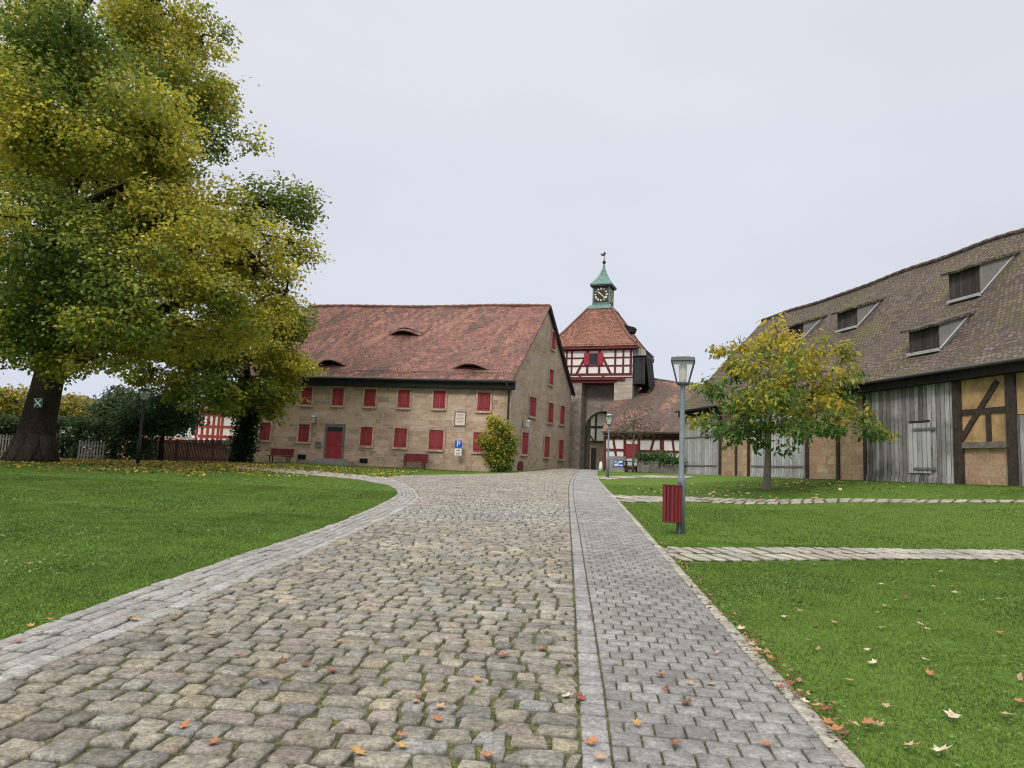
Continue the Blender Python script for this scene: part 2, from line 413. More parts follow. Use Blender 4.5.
MT['zinc'] = m_plain('zinc_sheet', (0.36, 0.37, 0.38), 0.5, 0.4, 0.15, 3)
MT['palesheet'] = m_plain('cheek_render', (0.20, 0.19, 0.175), 0.8, 0.2, 0.15, 3)
MT['gutter'] = m_plain('gutter_metal', (0.05, 0.048, 0.05), 0.55, 0.4, 0.2, 3)
MT['darkvoid'] = m_plain('opening_shade', (0.012, 0.011, 0.011), 0.8, 0.1, 0.1, 3)  # near-black colour standing in for the shade inside openings
MT['glass'] = NM('window_glass', 0.1, 0.6).m; MT['glass'].node_tree.nodes['Principled BSDF'].inputs['Base Color'].default_value = (0.03, 0.045, 0.06, 1)
_g = NM('lamp_glass', 0.05, 0.5); _g.col((0.9, 0.93, 0.93)); _g.b.inputs['Alpha'].default_value = 0.25; MT['lampglass'] = _g.m
MT['lampcore'] = m_plain('lamp_refractor', (0.42, 0.38, 0.33), 0.4, 0.4, 0.2, 20)
MT['signblue'] = m_plain('sign_blue', (0.01, 0.10, 0.52), 0.4, 0.4, 0.05, 3)
MT['signwhite'] = m_plain('sign_white', (0.78, 0.78, 0.78), 0.5, 0.4, 0.05, 3)
MT['marker'] = m_plain('plate_green', (0.02, 0.09, 0.05), 0.5, 0.4, 0.2, 5)
MT['steel'] = m_plain('galvanised_steel', (0.36, 0.38, 0.39), 0.45, 0.5, 0.15, 6, 0.3)
MT['bark'] = m_plain('dark_bark', (0.035, 0.027, 0.021), 0.95, 0.1, 0.5, 9, 0, 0.9)
MT['barkgrey'] = m_plain('grey_bark', (0.13, 0.11, 0.092), 0.95, 0.1, 0.45, 12, 0, 0.9)
MT['barkpale'] = m_plain('pale_bark', (0.20, 0.175, 0.145), 0.95, 0.1, 0.4, 14, 0, 0.9)
MT['leaf'] = m_attr('leaf', 0.5, 0.4, 0.5)
MT['fallen'] = m_attr('fallen_leaf', 0.7, 0.2, 0.1)
MT['blade'] = m_attr('grass_blade', 0.6, 0.2, 0.3)
MT['cobble'] = m_attr('cobble_stone', 0.8, 0.25, 0, 0.42, 0.6)
MT['paver'] = m_attr('paver_stone', 0.75, 0.3, 0, 0.32, 0.35)
MT['pinkwall'] = m_plain('pink_wall', (0.50, 0.27, 0.20), 0.9, 0.1, 0.12, 2)
MT['greywall'] = m_plain('grey_wall', (0.28, 0.27, 0.25), 0.9, 0.1, 0.2, 2, 0, 0.4)
MT['fencewood'] = m_plain('fence_wood', (0.17, 0.155, 0.14), 0.9, 0.1, 0.3, 6)
MT['darkfence'] = m_plain('dark_fence_wood', (0.075, 0.05, 0.04), 0.9, 0.1, 0.4, 6)
MT['fabric'] = m_plain('white_fabric', (0.7, 0.7, 0.68), 0.9, 0.1, 0.06, 3)

def m_grass():
    m = NM('grass_ground', 0.9, 0.1); v = m.coord('Geo')
    n1 = m.noise(v, 0.22, 5, 0.6); n2 = m.noise(v, 2.3, 5, 0.65); n3 = m.noise(m.coord('Geo', (1, 0.45, 1)), 26, 5, 0.75)
    c = m.ramp(n3.outputs['Fac'], [(0.33, (0.028, 0.054, 0.010)), (0.5, (0.07, 0.128, 0.019)), (0.67, (0.122, 0.198, 0.036))])
    c = m.mix(m.ramp(n2.outputs['Fac'], [(0.4, 0.0), (0.7, 0.45)]), c, (0.12, 0.18, 0.035))
    c = m.mix(m.ramp(n1.outputs['Fac'], [(0.42, 0.0), (0.7, 0.5)]), c, (0.075, 0.13, 0.022))
    m.col(c); m.bump(n3.outputs['Fac'], 0.5, 0.03); return m.m
MT['grass'] = m_grass()
def m_bed():
    m = NM('joint_soil', 0.95, 0.1); v = m.coord('Geo'); n = m.noise(v, 1.3, 5); n2 = m.noise(v, 30, 4)
    c = m.mix(m.ramp(n.outputs['Fac'], [(0.35, 0.0), (0.62, 0.9)]), m.ramp(n2.outputs['Fac'], [(0.38, (0.03, 0.027, 0.02)), (0.62, (0.085, 0.075, 0.058))]),
              m.ramp(n2.outputs['Fac'], [(0.38, (0.05, 0.06, 0.018)), (0.62, (0.13, 0.145, 0.045))]))
    m.col(c); m.bump(n2.outputs['Fac'], 0.6, 0.02); return m.m
MT['bed'] = m_bed()

# ------------------------------------------------------------------ ground layout (outlines in metres on the terrain)
def GP(pts): return np.array([G(*p)[:2] for p in pts])
L_OUT = GP([(-620, 865), (-300, 751), (0, 644), (100, 606), (170, 581), (250, 553), (340, 523), (372, 509), (391, 499.5), (398, 494.5), (396, 490), (388, 485.5), (360, 480.2), (330, 477.2)])
L_IN = GP([(-620, 947), (-300, 819), (0, 688), (100, 646), (170, 617), (250, 580), (340, 541), (388, 519), (412, 505.5), (420, 498), (416, 491.5), (406, 485), (395, 480.6), (384, 477.6)])
K1 = GP([(592, 1100), (589, 960), (581, 768), (578, 690), (575.5, 620), (572.5, 560), (570.5, 530), (569, 505), (568.7, 488), (571, 479), (576, 473.5), (586, 468.8)])
K2 = GP([(645, 1100), (632, 900), (613, 768), (603.5, 690), (593, 620), (583.5, 560), (579, 530), (574.5, 505), (573, 488), (574.5, 479), (578.5, 473.5), (588, 468.8)])
P_R = GP([(1160, 1060), (1000, 906), (865, 768), (800, 697), (760, 655), (730, 623), (700, 590), (672, 559), (655, 541), (640, 524), (626, 508.5), (617, 499), (607, 489), (599, 480), (597, 474), (606, 468.4)])
P_E = P_R + np.array((-0.13, 0.0)) * ss(50, 35, P_R[:, 1])[:, None] if False else P_R - np.stack([0.13 * np.ones(len(P_R)), np.zeros(len(P_R))], 1)
LPT = GP([(384, 477.6), (405, 476), (440, 475.2), (480, 474.4), (513, 473.6), (540, 471.2), (565, 468.6), (577, 468.2), (586, 468.4)])
COB = np.concatenate([L_IN, LPT[1:], K1[::-1][1:]])
PAV = np.concatenate([K2, P_E[::-1]])
PATH1 = np.concatenate([P_R[7:9][::-1], GP([(1024, 549.8), (1300, 548)]), GP([(1300, 559), (1024, 560.5), (800, 561.5)])])
PATH1 = GP([(662, 548), (800, 548.3), (1024, 549.5), (1300, 549.5), (1300, 561), (1024, 560.8), (800, 561.3), (676, 562)])
PATH2 = GP([(611, 495.6), (700, 497.2), (850, 499), (1000, 500.4), (1150, 501.5), (1150, 504.2), (1000, 503.0), (850, 502.4), (700, 502.2), (623, 503.2)])
PATH3 = GP([(598, 476.6), (640, 475.6), (690, 476.5), (690, 478.4), (640, 477.8), (600, 479.8)])
LEFTPATH = np.concatenate([L_OUT[12:], GP([(300, 474.4), (270, 471.6), (235, 468.8), (235, 466.6), (270, 468.6), (300, 470.8), (330, 473.2), (360, 475.4)]), L_IN[12:][::-1]])
def inside(pts, poly):
    x, y = pts[:, 0], pts[:, 1]; r = np.zeros(len(pts), bool); n = len(poly); j = n - 1
    for i in range(n):
        xi, yi = poly[i]; xj, yj = poly[j]
        c = ((yi > y) != (yj > y)); den = (yj - yi) if abs(yj - yi) > 1e-9 else 1e-9
        r ^= c & (x < (xj - xi) * (y - yi) / den + xi); j = i
    return r
STRIP = np.concatenate([L_OUT, L_IN[::-1]])
EDGE = np.concatenate([P_E, P_R[::-1]])
KERB = np.concatenate([K1, K2[::-1]])
PAVED = [COB, PAV, STRIP, EDGE, KERB, PATH1, PATH2, PATH3, LEFTPATH]
def paved(pts):
    r = np.zeros(len(pts), bool)
    for p in PAVED: r |= inside(pts, p)
    return r

# terrain sheet: fine near, coarse far
def axis(breaks):
    a = []
    for lo, hi, st in breaks: a.append(np.arange(lo, hi, st))
    return np.unique(np.concatenate(a + [np.array([breaks[-1][1]])]))
xs = axis([(-700, -90, 61), (-90, -40, 5), (-40, 40, 0.5), (40, 90, 5), (90, 700, 61)])
ys = axis([(-60, -4, 8), (-4, 70, 0.5), (70, 120, 5), (120, 900, 60)])
XX, YY = np.meshgrid(xs, ys); ZZ = tz(XX, YY)
V = np.stack([XX, YY, ZZ], -1).reshape(-1, 3); nx = len(xs)
ii, jj = np.meshgrid(np.arange(len(ys) - 1), np.arange(nx - 1), indexing='ij'); a = (ii * nx + jj).ravel()
F = np.stack([a, a + 1, a + 1 + nx, a + nx], 1)
props(npmesh('lawn_ground', V, F, MT['grass'], smooth=True), kind='structure', label='green lawn ground around the paved road')
# bed of soil and moss under all paving
def bed(poly, name, label, step=0.12):
    lo = poly.min(0); hi = poly.max(0); lo = np.maximum(lo, (-14, 1.6)); hi = np.minimum(hi, (30, 75))
    gx = np.arange(lo[0], hi[0] + step, step); gy = np.arange(lo[1], hi[1] + step, step)
    X, Y = np.meshgrid(gx, gy); ok = inside(np.stack([X.ravel(), Y.ravel()], 1), poly).reshape(X.shape)
    c = ok[:-1, :-1] & ok[1:, :-1] & ok[:-1, 1:] & ok[1:, 1:]
    n = len(gx); i, j = np.nonzero(c); a = i * n + j; f = np.stack([a, a + 1, a + 1 + n, a + n], 1)
    u, inv = np.unique(f, return_inverse=True); inv = inv.reshape(f.shape)
    v = np.stack([X.ravel()[u], Y.ravel()[u], tz(X.ravel()[u], Y.ravel()[u]) + 0.014], 1)
    props(npmesh(name, v, inv, MT['bed']), kind='structure', label=label)
bed(np.concatenate([L_OUT, LPT[1:], np.array(P_R)[::-1]]), 'road_bed', 'mossy soil bed between the paving stones')
for q in (PATH1, PATH2, PATH3): bed(q, 'path_bed', 'soil bed of a narrow stone path', 0.08)

# ------------------------------------------------------------------ paving stones
def stones(name, label, C, Wd, Dp, ang, cols, mat, H=0.03, crown=0.012, nper=12, jit=0.10, inset=0.7, e=3.2, kind='structure'):
    C = np.asarray(C); n = len(C); th = np.arange(nper) / nper * 2 * math.pi + math.pi / nper
    cx = np.sign(np.cos(th)) * np.abs(np.cos(th)) ** (2 / e); cy = np.sign(np.sin(th)) * np.abs(np.sin(th)) ** (2 / e)
    jx = 1 + jit * rng.uniform(-1, 1, (n, nper)); jy = 1 + jit * rng.uniform(-1, 1, (n, nper))
    dx = cx[None] * jx * (Wd / 2)[:, None]; dy = cy[None] * jy * (Dp / 2)[:, None]
    if jit > .05:
        k1 = rng.normal(0, .085, n)[:, None]; k2 = rng.normal(0, .085, n)[:, None]; k3 = rng.normal(0, .08, n)[:, None]
        u = dx / (Wd / 2)[:, None]; v = dy / (Dp / 2)[:, None]
        dx = dx * (1 + k1 * v) + k3 * v * (Dp / 2)[:, None]; dy = dy * (1 + k2 * u)
    ca, sa = np.cos(ang)[:, None], np.sin(ang)[:, None]
    ox = dx * ca - dy * sa; oy = dx * sa + dy * ca
    zc = tz(C[:, 0], C[:, 1])
    tx = rng.normal(0, 0.02, n)[:, None]; ty = rng.normal(0, 0.02, n)[:, None]; dz = rng.normal(0, 0.003, n)[:, None]
    g = 0.03
    rings = []
    for sc, zz in ((1.0, -0.012), (1.0, H * 0.45), (0.97, H * 0.82), (inset, H + crown * 0.6)):
        x = C[:, :1] + ox * sc; y = C[:, 1:2] + oy * sc
        z = tz(x, y) + zz + dz + (tx * ox * sc + ty * oy * sc) + (rng.normal(0, crown * 0.4, (n, nper)) if zz > H * 0.5 else 0)
        rings.append(np.stack([x, y, z], -1))
    cen = np.stack([C[:, 0], C[:, 1], zc + H + crown + dz[:, 0]], -1)[:, None]
    V = np.concatenate(rings + [cen], 1); per = V.shape[1]
    q = []; k = np.arange(nper); k2 = (k + 1) % nper
    for r_ in range(3): q.append(np.stack([r_ * nper + k, r_ * nper + k2, (r_ + 1) * nper + k2, (r_ + 1) * nper + k], 1))
    q = np.concatenate(q); tri = np.stack([3 * nper + k, 3 * nper + k2, np.full(nper, per - 1)], 1)
    off = (np.arange(n) * per)[:, None, None]
    FQ = (q[None] + off).reshape(-1, 4); FT = (tri[None] + off).reshape(-1, 3)
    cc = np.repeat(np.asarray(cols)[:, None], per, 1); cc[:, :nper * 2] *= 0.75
    o = npmesh(name, V.reshape(-1, 3), [FQ, FT], mat, col=cc.reshape(-1, 3), smooth=True)
    return props(o, label, kind=kind)
ROWA = 0.108
E1 = np.array((math.cos(ROWA), -math.sin(ROWA))); E2 = np.array((math.sin(ROWA), math.cos(ROWA)))
def rows(poly, v0, v1, sp, wf, gap, stag=None, wob=0.0):
    q = np.stack([poly @ E1, poly @ E2], 1); n = len(q); C = []; Wd = []; Dp = []
    v = v0; k = 0
    while v < v1:
        d = sp(v) if callable(sp) else sp
        d *= random.uniform(0.92, 1.08) if wob else 1
        vc = v + d / 2; xsn = []
        for i in range(n):
            a, b = q[i], q[(i + 1) % n]
            if (a[1] > vc) != (b[1] > vc): xsn.append(a[0] + (b[0] - a[0]) * (vc - a[1]) / (b[1] - a[1]))
        xsn.sort()
        for lo, hi in zip(xsn[::2], xsn[1::2]):
            lo = max(lo, -12); u = lo
            if stag is not None: u = lo - (stag if k % 2 else 0)
            elif wob: u = lo - random.uniform(0, 0.1)
            while u < hi - 0.03:
                wd = wf(vc); a = max(u, lo); b = min(u + wd, hi)
                if hi - b < 0.07: b = hi
                if b - a > 0.05:
                    uc = (a + b) / 2; vv = vc + wob * math.sin(uc * 1.7 + k * 0.31) + (random.gauss(0, wob * 0.4) if wob else 0)
                    C.append(E1 * uc + E2 * vv); Wd.append(b - a - gap); Dp.append(d - gap)
                u = b if b == hi else u + wd
                if b == hi: break
        v += d; k += 1
    return np.array(C), np.array(Wd), np.array(Dp)
C, Wd, Dp = rows(COB, 2.2, 66, lambda v: 0.185 if v < 15.0 else (0.13 if v < 18.3 else 0.15),
                 lambda v: random.choice((0.15, 0.19, 0.22, 0.25, 0.30)) if v < 15.0 else random.uniform(0.12, 0.2), 0.024, None, 0.010)
n = len(C); vv = C @ E2
pal_near = np.array([(.235, .215, .18), (.26, .24, .20), (.275, .245, .195), (.31, .265, .19), (.24, .205, .185), (.215, .205, .19), (.225, .228, .228), (.165, .155, .14), (.27, .255, .225)])
pal_mid = np.array([(.27, .27, .272), (.245, .248, .255), (.29, .28, .27), (.30, .285, .255), (.225, .225, .23)])
pal_far = np.array([(.285, .265, .23), (.255, .235, .205), (.31, .28, .235), (.26, .24, .225), (.23, .22, .205)])
cols = pal_near[rng.choice(9, n, p=[.20, .20, .13, .06, .08, .12, .08, .05, .08])]
mid = (vv > 15.0 + 0.4 * np.sin(C[:, 0] * 1.3)) & (vv < 18.4 + 0.7 * np.sin(C[:, 0] * 0.9)); cols[mid] = pal_mid[rng.integers(0, 5, mid.sum())]
far = (vv >= 18.4 + 0.7 * np.sin(C[:, 0] * 0.9)); cols[far] = pal_far[rng.integers(0, 5, far.sum())]
cols = cols * .72 + cols.mean(0) * .28; cols = cols * rng.uniform(0.80, 1.18, (n, 1)) * np.array([.97, .975, .95])
ang = -ROWA + rng.normal(0, 0.03, n)
nr = C[:, 1] < 15
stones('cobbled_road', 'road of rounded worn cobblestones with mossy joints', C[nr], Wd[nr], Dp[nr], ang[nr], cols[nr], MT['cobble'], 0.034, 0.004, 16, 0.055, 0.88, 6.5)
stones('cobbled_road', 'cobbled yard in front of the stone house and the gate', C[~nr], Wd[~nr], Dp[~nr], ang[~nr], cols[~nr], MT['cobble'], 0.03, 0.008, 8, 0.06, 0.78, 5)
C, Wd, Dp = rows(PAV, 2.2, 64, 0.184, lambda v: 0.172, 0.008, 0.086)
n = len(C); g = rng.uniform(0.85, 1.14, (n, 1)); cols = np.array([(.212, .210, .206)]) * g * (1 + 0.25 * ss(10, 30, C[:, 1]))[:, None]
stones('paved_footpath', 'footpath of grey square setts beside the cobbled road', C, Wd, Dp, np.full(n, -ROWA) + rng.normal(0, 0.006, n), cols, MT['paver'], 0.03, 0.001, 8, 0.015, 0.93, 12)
def resample(pl, s):
    d = np.concatenate([[0], np.cumsum(np.linalg.norm(np.diff(pl, axis=0), axis=1))]); t = s * d[-1]
    return np.stack([np.interp(t, d, pl[:, 0]), np.interp(t, d, pl[:, 1])], 1), d[-1]
def strip(name, label, A, B, ncourse, length, gap, cf, mat, H=0.03, paramA=None):
    # courses between two outlines that share vertex indices
    k = np.linspace(0, len(A) - 1, 900); ip = lambda Q: np.stack([np.interp(k, np.arange(len(Q)), Q[:, 0]), np.interp(k, np.arange(len(Q)), Q[:, 1])], 1)
    a, b = ip(A), ip(B); C = []; Wd = []; Dp = []; An = []; cl = []
    edges = np.linspace(0, 1, ncourse + 1) if isinstance(ncourse, int) else np.array(ncourse); nc = len(edges) - 1
    for c in range(nc):
        f = (edges[c] + edges[c + 1]) / 2; m = a * (1 - f) + b * f
        seg = np.linalg.norm(np.diff(m, axis=0), axis=1); d = np.concatenate([[0], np.cumsum(seg)]); s = -random.uniform(0, 0.2)
        while s < d[-1]:
            ln = length() if callable(length) else length; sc = s + ln / 2
            if 0 <= sc <= d[-1]:
                p = np.array([np.interp(sc, d, m[:, 0]), np.interp(sc, d, m[:, 1])])
                p2 = np.array([np.interp(sc + .05, d, m[:, 0]), np.interp(sc + .05, d, m[:, 1])]); p1 = np.array([np.interp(sc - .05, d, m[:, 0]), np.interp(sc - .05, d, m[:, 1])])
                t = p2 - p1; t /= np.linalg.norm(t) + 1e-9
                iw = np.argmin(np.abs(d - sc)); wvec = (b[iw] - a[iw]) * (edges[c + 1] - edges[c]); wd = abs(wvec[0] * -t[1] + wvec[1] * t[0])
                if p[1] > 1.8 and wd > 0.03: C.append(p); Wd.append(ln - gap); Dp.append(wd - gap); An.append(math.atan2(t[1], t[0])); cl.append(cf(c, nc))
            s += ln
    return stones(name, label, np.array(C), np.array(Wd), np.array(Dp), np.array(An), np.array(cl), mat, H, 0.002, 8, 0.02, 0.86, 9)
def tint(c, lo, hi):
    k = random.uniform(lo, hi); return tuple(x * k * random.uniform(.97, 1.03) for x in c)
gr = lambda lo, hi: (lambda v: (v * 1.0, v * 1.0, v * 1.01))(random.uniform(lo, hi))
strip('kerb_course', 'single course of grey setts between cobbles and footpath', K1, K2, 1, 0.19, 0.01, lambda c, n: gr(.20, .27), MT['paver'])
strip('path_edging', 'pale stone edging of the footpath along the right lawns', P_E, P_R, 1, lambda: random.uniform(0.18, 0.26), 0.012, lambda c, n: tint((.31, .295, .255), .82, 1.12), MT['paver'], 0.02)
strip('stone_border', 'border of pale flat stone slabs along the left lawn', L_OUT, L_IN, [0, .22, .41, .60, .79, 1.0], lambda: random.uniform(0.3, 0.5), 0.008,
      lambda c, n: tint((.25, .245, .232) if c < n - 1 else (.285, .28, .268), .9, 1.1), MT['paver'])
def polystones(name, label, poly, sp, wf, gap, pal, H=0.028):
    C, Wd, Dp = rows(poly, 2, 60, sp, wf, gap, None, 0.008); n = len(C)
    cc = np.array(pal)[rng.integers(0, len(pal), n)] * rng.uniform(.85, 1.12, (n, 1))
    stones(name, label, C, Wd, Dp, np.full(n, -ROWA) + rng.normal(0, .03, n), cc, MT['paver'], H, 0.006, 8, 0.06, 0.8, 4)
pp = [(.30, .285, .25), (.33, .31, .27), (.27, .26, .235), (.29, .26, .225)]
def crosspath(label, A, B, nc, ln, sh):
    strip('stone_path', label, A, B, nc, ln, 0.075, lambda c, n: tint(random.choice(pp), .9, 1.1), MT['paver'])
crosspath('stone path crossing between the near and middle right lawns', PATH1[:4], PATH1[4:][::-1], 2, lambda: random.uniform(.24, .36), 0)
crosspath('stone path crossing in front of the autumn tree', PATH2[:5], PATH2[5:][::-1], 2, lambda: random.uniform(.3, .45), 0)
crosspath('thin pale path in front of the half-timbered gatehouse', PATH3[:3], PATH3[3:][::-1], 2, lambda: random.uniform(.3, .6), 0)
LP_A = np.concatenate([L_OUT[12:], GP([(300, 474.4), (270, 471.6), (235, 468.8)])]); LP_B = np.concatenate([L_IN[12:], GP([(352, 474.6), (290, 469.7), (235, 466.6)])])
crosspath('pale path running left in front of the stone house', LP_A, LP_B, 6, lambda: random.uniform(.2, .4), 0)

def pnoise(p, s=1.0, o=0.0):
    x, y, z = p[:, 0] * s + o, p[:, 1] * s + o * 1.7, p[:, 2] * s + o * .3
    return (np.sin(x + 1.7 * np.sin(y * .8)) + np.sin(y * 1.1 + 1.5 * np.sin(z)) + np.sin(z * 1.2 + 1.3 * np.sin(x * .9))) / 6 + .5
# ------------------------------------------------------------------ grass blades
def blades(N, xlo, xhi, ylo, yhi, h, wd, name, label):
    p = np.stack([rng.uniform(xlo, xhi, N), rng.uniform(ylo, yhi, N)], 1)
    keep = ~paved(p + rng.normal(0, .035, p.shape)) & (np.abs(p[:, 0]) < p[:, 1] * 0.82 + 1.2); p = p[keep]; return p, np.full(len(p), h), np.full(len(p), wd)
def make_grass(name, label, sets):
    pts = []; hs = []; ws = []
    for s in sets:
        a, b, c = blades(*s, name, label); pts.append(a); hs.append(b); ws.append(c)
    p = np.concatenate(pts); h = np.concatenate(hs) * rng.uniform(0.5, 1.25, len(p)); wd = np.concatenate(ws); n = len(p)
    an = rng.uniform(0, 2 * math.pi, n); lean = rng.uniform(0.3, 1.25, n); la = rng.uniform(0, 2 * math.pi, n)
    z = tz(p[:, 0], p[:, 1]); ax = np.cos(an) * wd / 2; ay = np.sin(an) * wd / 2
    v0 = np.stack([p[:, 0] - ax, p[:, 1] - ay, z - .004], 1); v1 = np.stack([p[:, 0] + ax, p[:, 1] + ay, z - .004], 1)
    v2 = np.stack([p[:, 0] + np.cos(la) * lean * h, p[:, 1] + np.sin(la) * lean * h, z + h * np.sqrt(np.clip(1 - .5 * lean ** 2, .1, 1))], 1)
    V = np.stack([v0, v1, v2], 1).reshape(-1, 3); F = np.arange(n * 3).reshape(-1, 3)
    pal = np.array([(.060, .118, .016), (.080, .152, .020), (.105, .188, .028), (.145, .195, .038), (.042, .082, .012), (.22, .21, .07)])
    c = pal[rng.choice(6, n, p=[.25, .3, .22, .1, .1, .03])]
    pn = 0.5 + 0.25 * np.sin(p[:, 0] * 1.7 + np.sin(p[:, 1] * 1.1) * 2) + 0.25 * np.sin(p[:, 1] * 0.9 + np.sin(p[:, 0] * .6) * 2.2)
    pf = pnoise(np.stack([p[:, 0], p[:, 1], p[:, 0] * .3], 1), 5.3, 1.0); pw = pnoise(np.stack([p[:, 0], p[:, 1], p[:, 1] * .2], 1), .9, 7.0); c = c * (1 - .3 * np.clip(pw - .55, 0, 1)[:, None] * np.array([-1.4, .2, -1.5])); c = c * ((0.70 + 0.38 * pn) * (.62 + .7 * pf))[:, None]
    props(npmesh(name, V, F, MT['blade'], col=np.repeat(c, 3, 0)), label, kind='stuff')
make_grass('lawn_grass', 'short mown grass of the lawns right of the footpath', [(170000, 1.2, 8.5, 2.9, 8, .024, .0055), (150000, 2, 12, 8, 13.5, .026, .009), (90000, 2.5, 18, 13.5, 22, .035, .014), (45000, 3, 22, 22, 34, .035, .022)])
make_grass('lawn_grass', 'short mown grass of the large lawn left of the road', [(110000, -9, -3, 5.5, 9, .025, .007), (170000, -13, -2.5, 9, 15, .027, .010), (120000, -20, -2.5, 15, 23, .035, .015), (70000, -30, -3, 23, 36, .035, .024), (25000, -34, -2, 36, 50, .04, .035)])

# ------------------------------------------------------------------ foliage helpers
def leaf_cloud(name, lobes, size, parent, pal_fn, spray=12, sig=(.34, .34, .13), mat=None, droop=.5, shell=.5, aspect=.62):
    """lobes: (x,y,z, rx,ry,rz, number of sprays)"""
    cen = []; outw = []
    for lb in lobes:
        c = np.array(lb[:3]); r = np.array(lb[3:6]); n = int(lb[6])
        d = rng.normal(0, 1, (n, 3)); d /= np.linalg.norm(d, axis=1)[:, None]
        lump = 0.86 + .30 * (pnoise(d * 3.1 + c, 1.0, 2.3) - .5) * 2 * .6
        rr = (shell + (1 - shell) * rng.uniform(0, 1, n) ** .6) * lump
        cen.append(c + d * r * rr[:, None]); outw.append(d)
    cen = np.concatenate(cen); outw = np.concatenate(outw); n = len(cen)
    k = spray; N = n * k
    base = np.repeat(cen, k, 0) + rng.normal(0, 1, (N, 3)) * np.array(sig)
    ow = np.repeat(outw, k, 0)
    nrm = ow * .45 + np.array((0, 0, .75)) + rng.normal(0, .55, (N, 3)); nrm /= np.linalg.norm(nrm, axis=1)[:, None]
    ax = ow * np.array((1, 1, .2)) + rng.normal(0, .6, (N, 3)) - np.array((0, 0, droop)); ax -= nrm * (ax * nrm).sum(1)[:, None]; ax /= np.linalg.norm(ax, axis=1)[:, None] + 1e-9
    bx = np.cross(nrm, ax); L_ = size * rng.uniform(.65, 1.3, (N, 1)); W_ = L_ * aspect
    v = np.stack([base, base + ax * L_ * .38 + bx * W_ * .5 - nrm * L_ * .04, base + ax * L_ * .72 + bx * W_ * .34, base + ax * L_ - nrm * L_ * .12,
                  base + ax * L_ * .72 - bx * W_ * .34, base + ax * L_ * .38 - bx * W_ * .5 - nrm * L_ * .04], 1)
    c = pal_fn(np.repeat(cen, k, 0), ow, base)
    c = c * rng.uniform(.72, 1.3, (N, 1))
    o = npmesh(name, v.reshape(-1, 3), np.arange(N * 6).reshape(-1, 6), mat or MT['leaf'], parent, col=np.repeat(c, 6, 0))
    return o, cen
def pix_lobes(spec, Y, dens, flat=.85):
    out = []
    for s in spec:
        px, py, r = s[:3]; dY = s[3] if len(s) > 3 else 0
        p = P(px, py, Y + dY); rm = r / FPX * (Y + dY)
        out.append((p.x, p.y, p.z, rm, rm, rm * flat, max(8, dens * rm * rm)))
    return out
def clumps(lobes, k, f, dens, flat=.6):
    out = []
    for lb in lobes:
        c = np.array(lb[:3]); rr = np.array(lb[3:6])
        n = max(3, int(round(k * (lb[3] / 3.0) ** 1.3)))
        for _ in range(n):
            d = rng.normal(0, 1, 3); d /= np.linalg.norm(d); d[2] *= .9
            q = c + d * rr * rng.uniform(.35, .92); s_ = rng.uniform(.75, 1.3) * f * min(lb[3], 3.6) ** .7
            out.append((q[0], q[1], q[2], s_, s_, s_ * flat, max(5, dens * s_ * s_), lb))
    return out
def limb(mb, a, b, r0, r1, n=7, sag=.12, seg=5, wig=.06):
    a = Vector(a); b = Vector(b); ln = (b - a).length; pts = []; rad = []
    for i in range(seg + 1):
        t = i / seg; p = a.lerp(b, t); p.z += math.sin(t * math.pi) * ln * sag
        if 0 < i < seg: p += Vector((random.gauss(0, 1), random.gauss(0, 1), random.gauss(0, 1))) * ln * wig * .5
        pts.append(p); rad.append(r0 + (r1 - r0) * t)
    mb.tube(pts, rad, n)
def autumn(green, yellow, bias, seed, s=.8, hi=None):
    g = np.array(green); y = np.array(yellow)
    def fn(cen, ow, base):
        f = pnoise(cen, s, seed) * .60 + pnoise(cen, s * 2.9, seed + 4) * .50 + bias
        if hi is not None: f = f + hi * (cen[:, 2] - cen[:, 2].mean()) / (np.ptp(cen[:, 2]) + .1)
        f = f + rng.normal(0, .10, len(cen)); f = np.clip((f - .42) / .34, 0, 1)[:, None]
        gi = g[rng.integers(0, len(g), len(cen))]; yi = y[rng.integers(0, len(y), len(cen))]
        return gi * (1 - f) + yi * f
    return fn
GREENS = [(.115, .185, .035), (.085, .15, .03), (.15, .22, .04), (.17, .235, .045)]
YELLOWS = [(.50, .44, .055), (.42, .40, .05), (.58, .49, .07), (.34, .36, .05)]

# ------------------------------------------------------------------ big lime tree on the left
TB = XZ(36, 32.5)
lime = thing('lime_tree', 'huge old lime tree with leaning dark trunk and yellowing crown', 'tree', TB)
mb = MB(); random.seed(21)
tp = [P(x, y, 32.5) for x, y in ((32, 461), (33, 452), (35, 440), (40, 415), (46, 390), (53, 360), (56, 325), (60, 280), (66, 220), (72, 150), (78, 60), (82, -30))]
tp[0].z = TB.z - .15
tr = [1.15, .92, .78, .70, .64, .6, .56, .52, .46, .34, .2, .08]
mb.tube(tp, tr, 20)
for a in range(9):                       # root flare
    an = a / 9 * 2 * math.pi + .3; dv = Vector((math.cos(an), math.sin(an), 0))
    q = tp[0] + dv * random.uniform(.95, 1.3); q.z = tzf(q.x, q.y) - .1
    mb.tube([tp[2] + dv * .42 + Vector((0, 0, .1)), (tp[1] + dv * .72), q], [.42, .3, .07], 10)
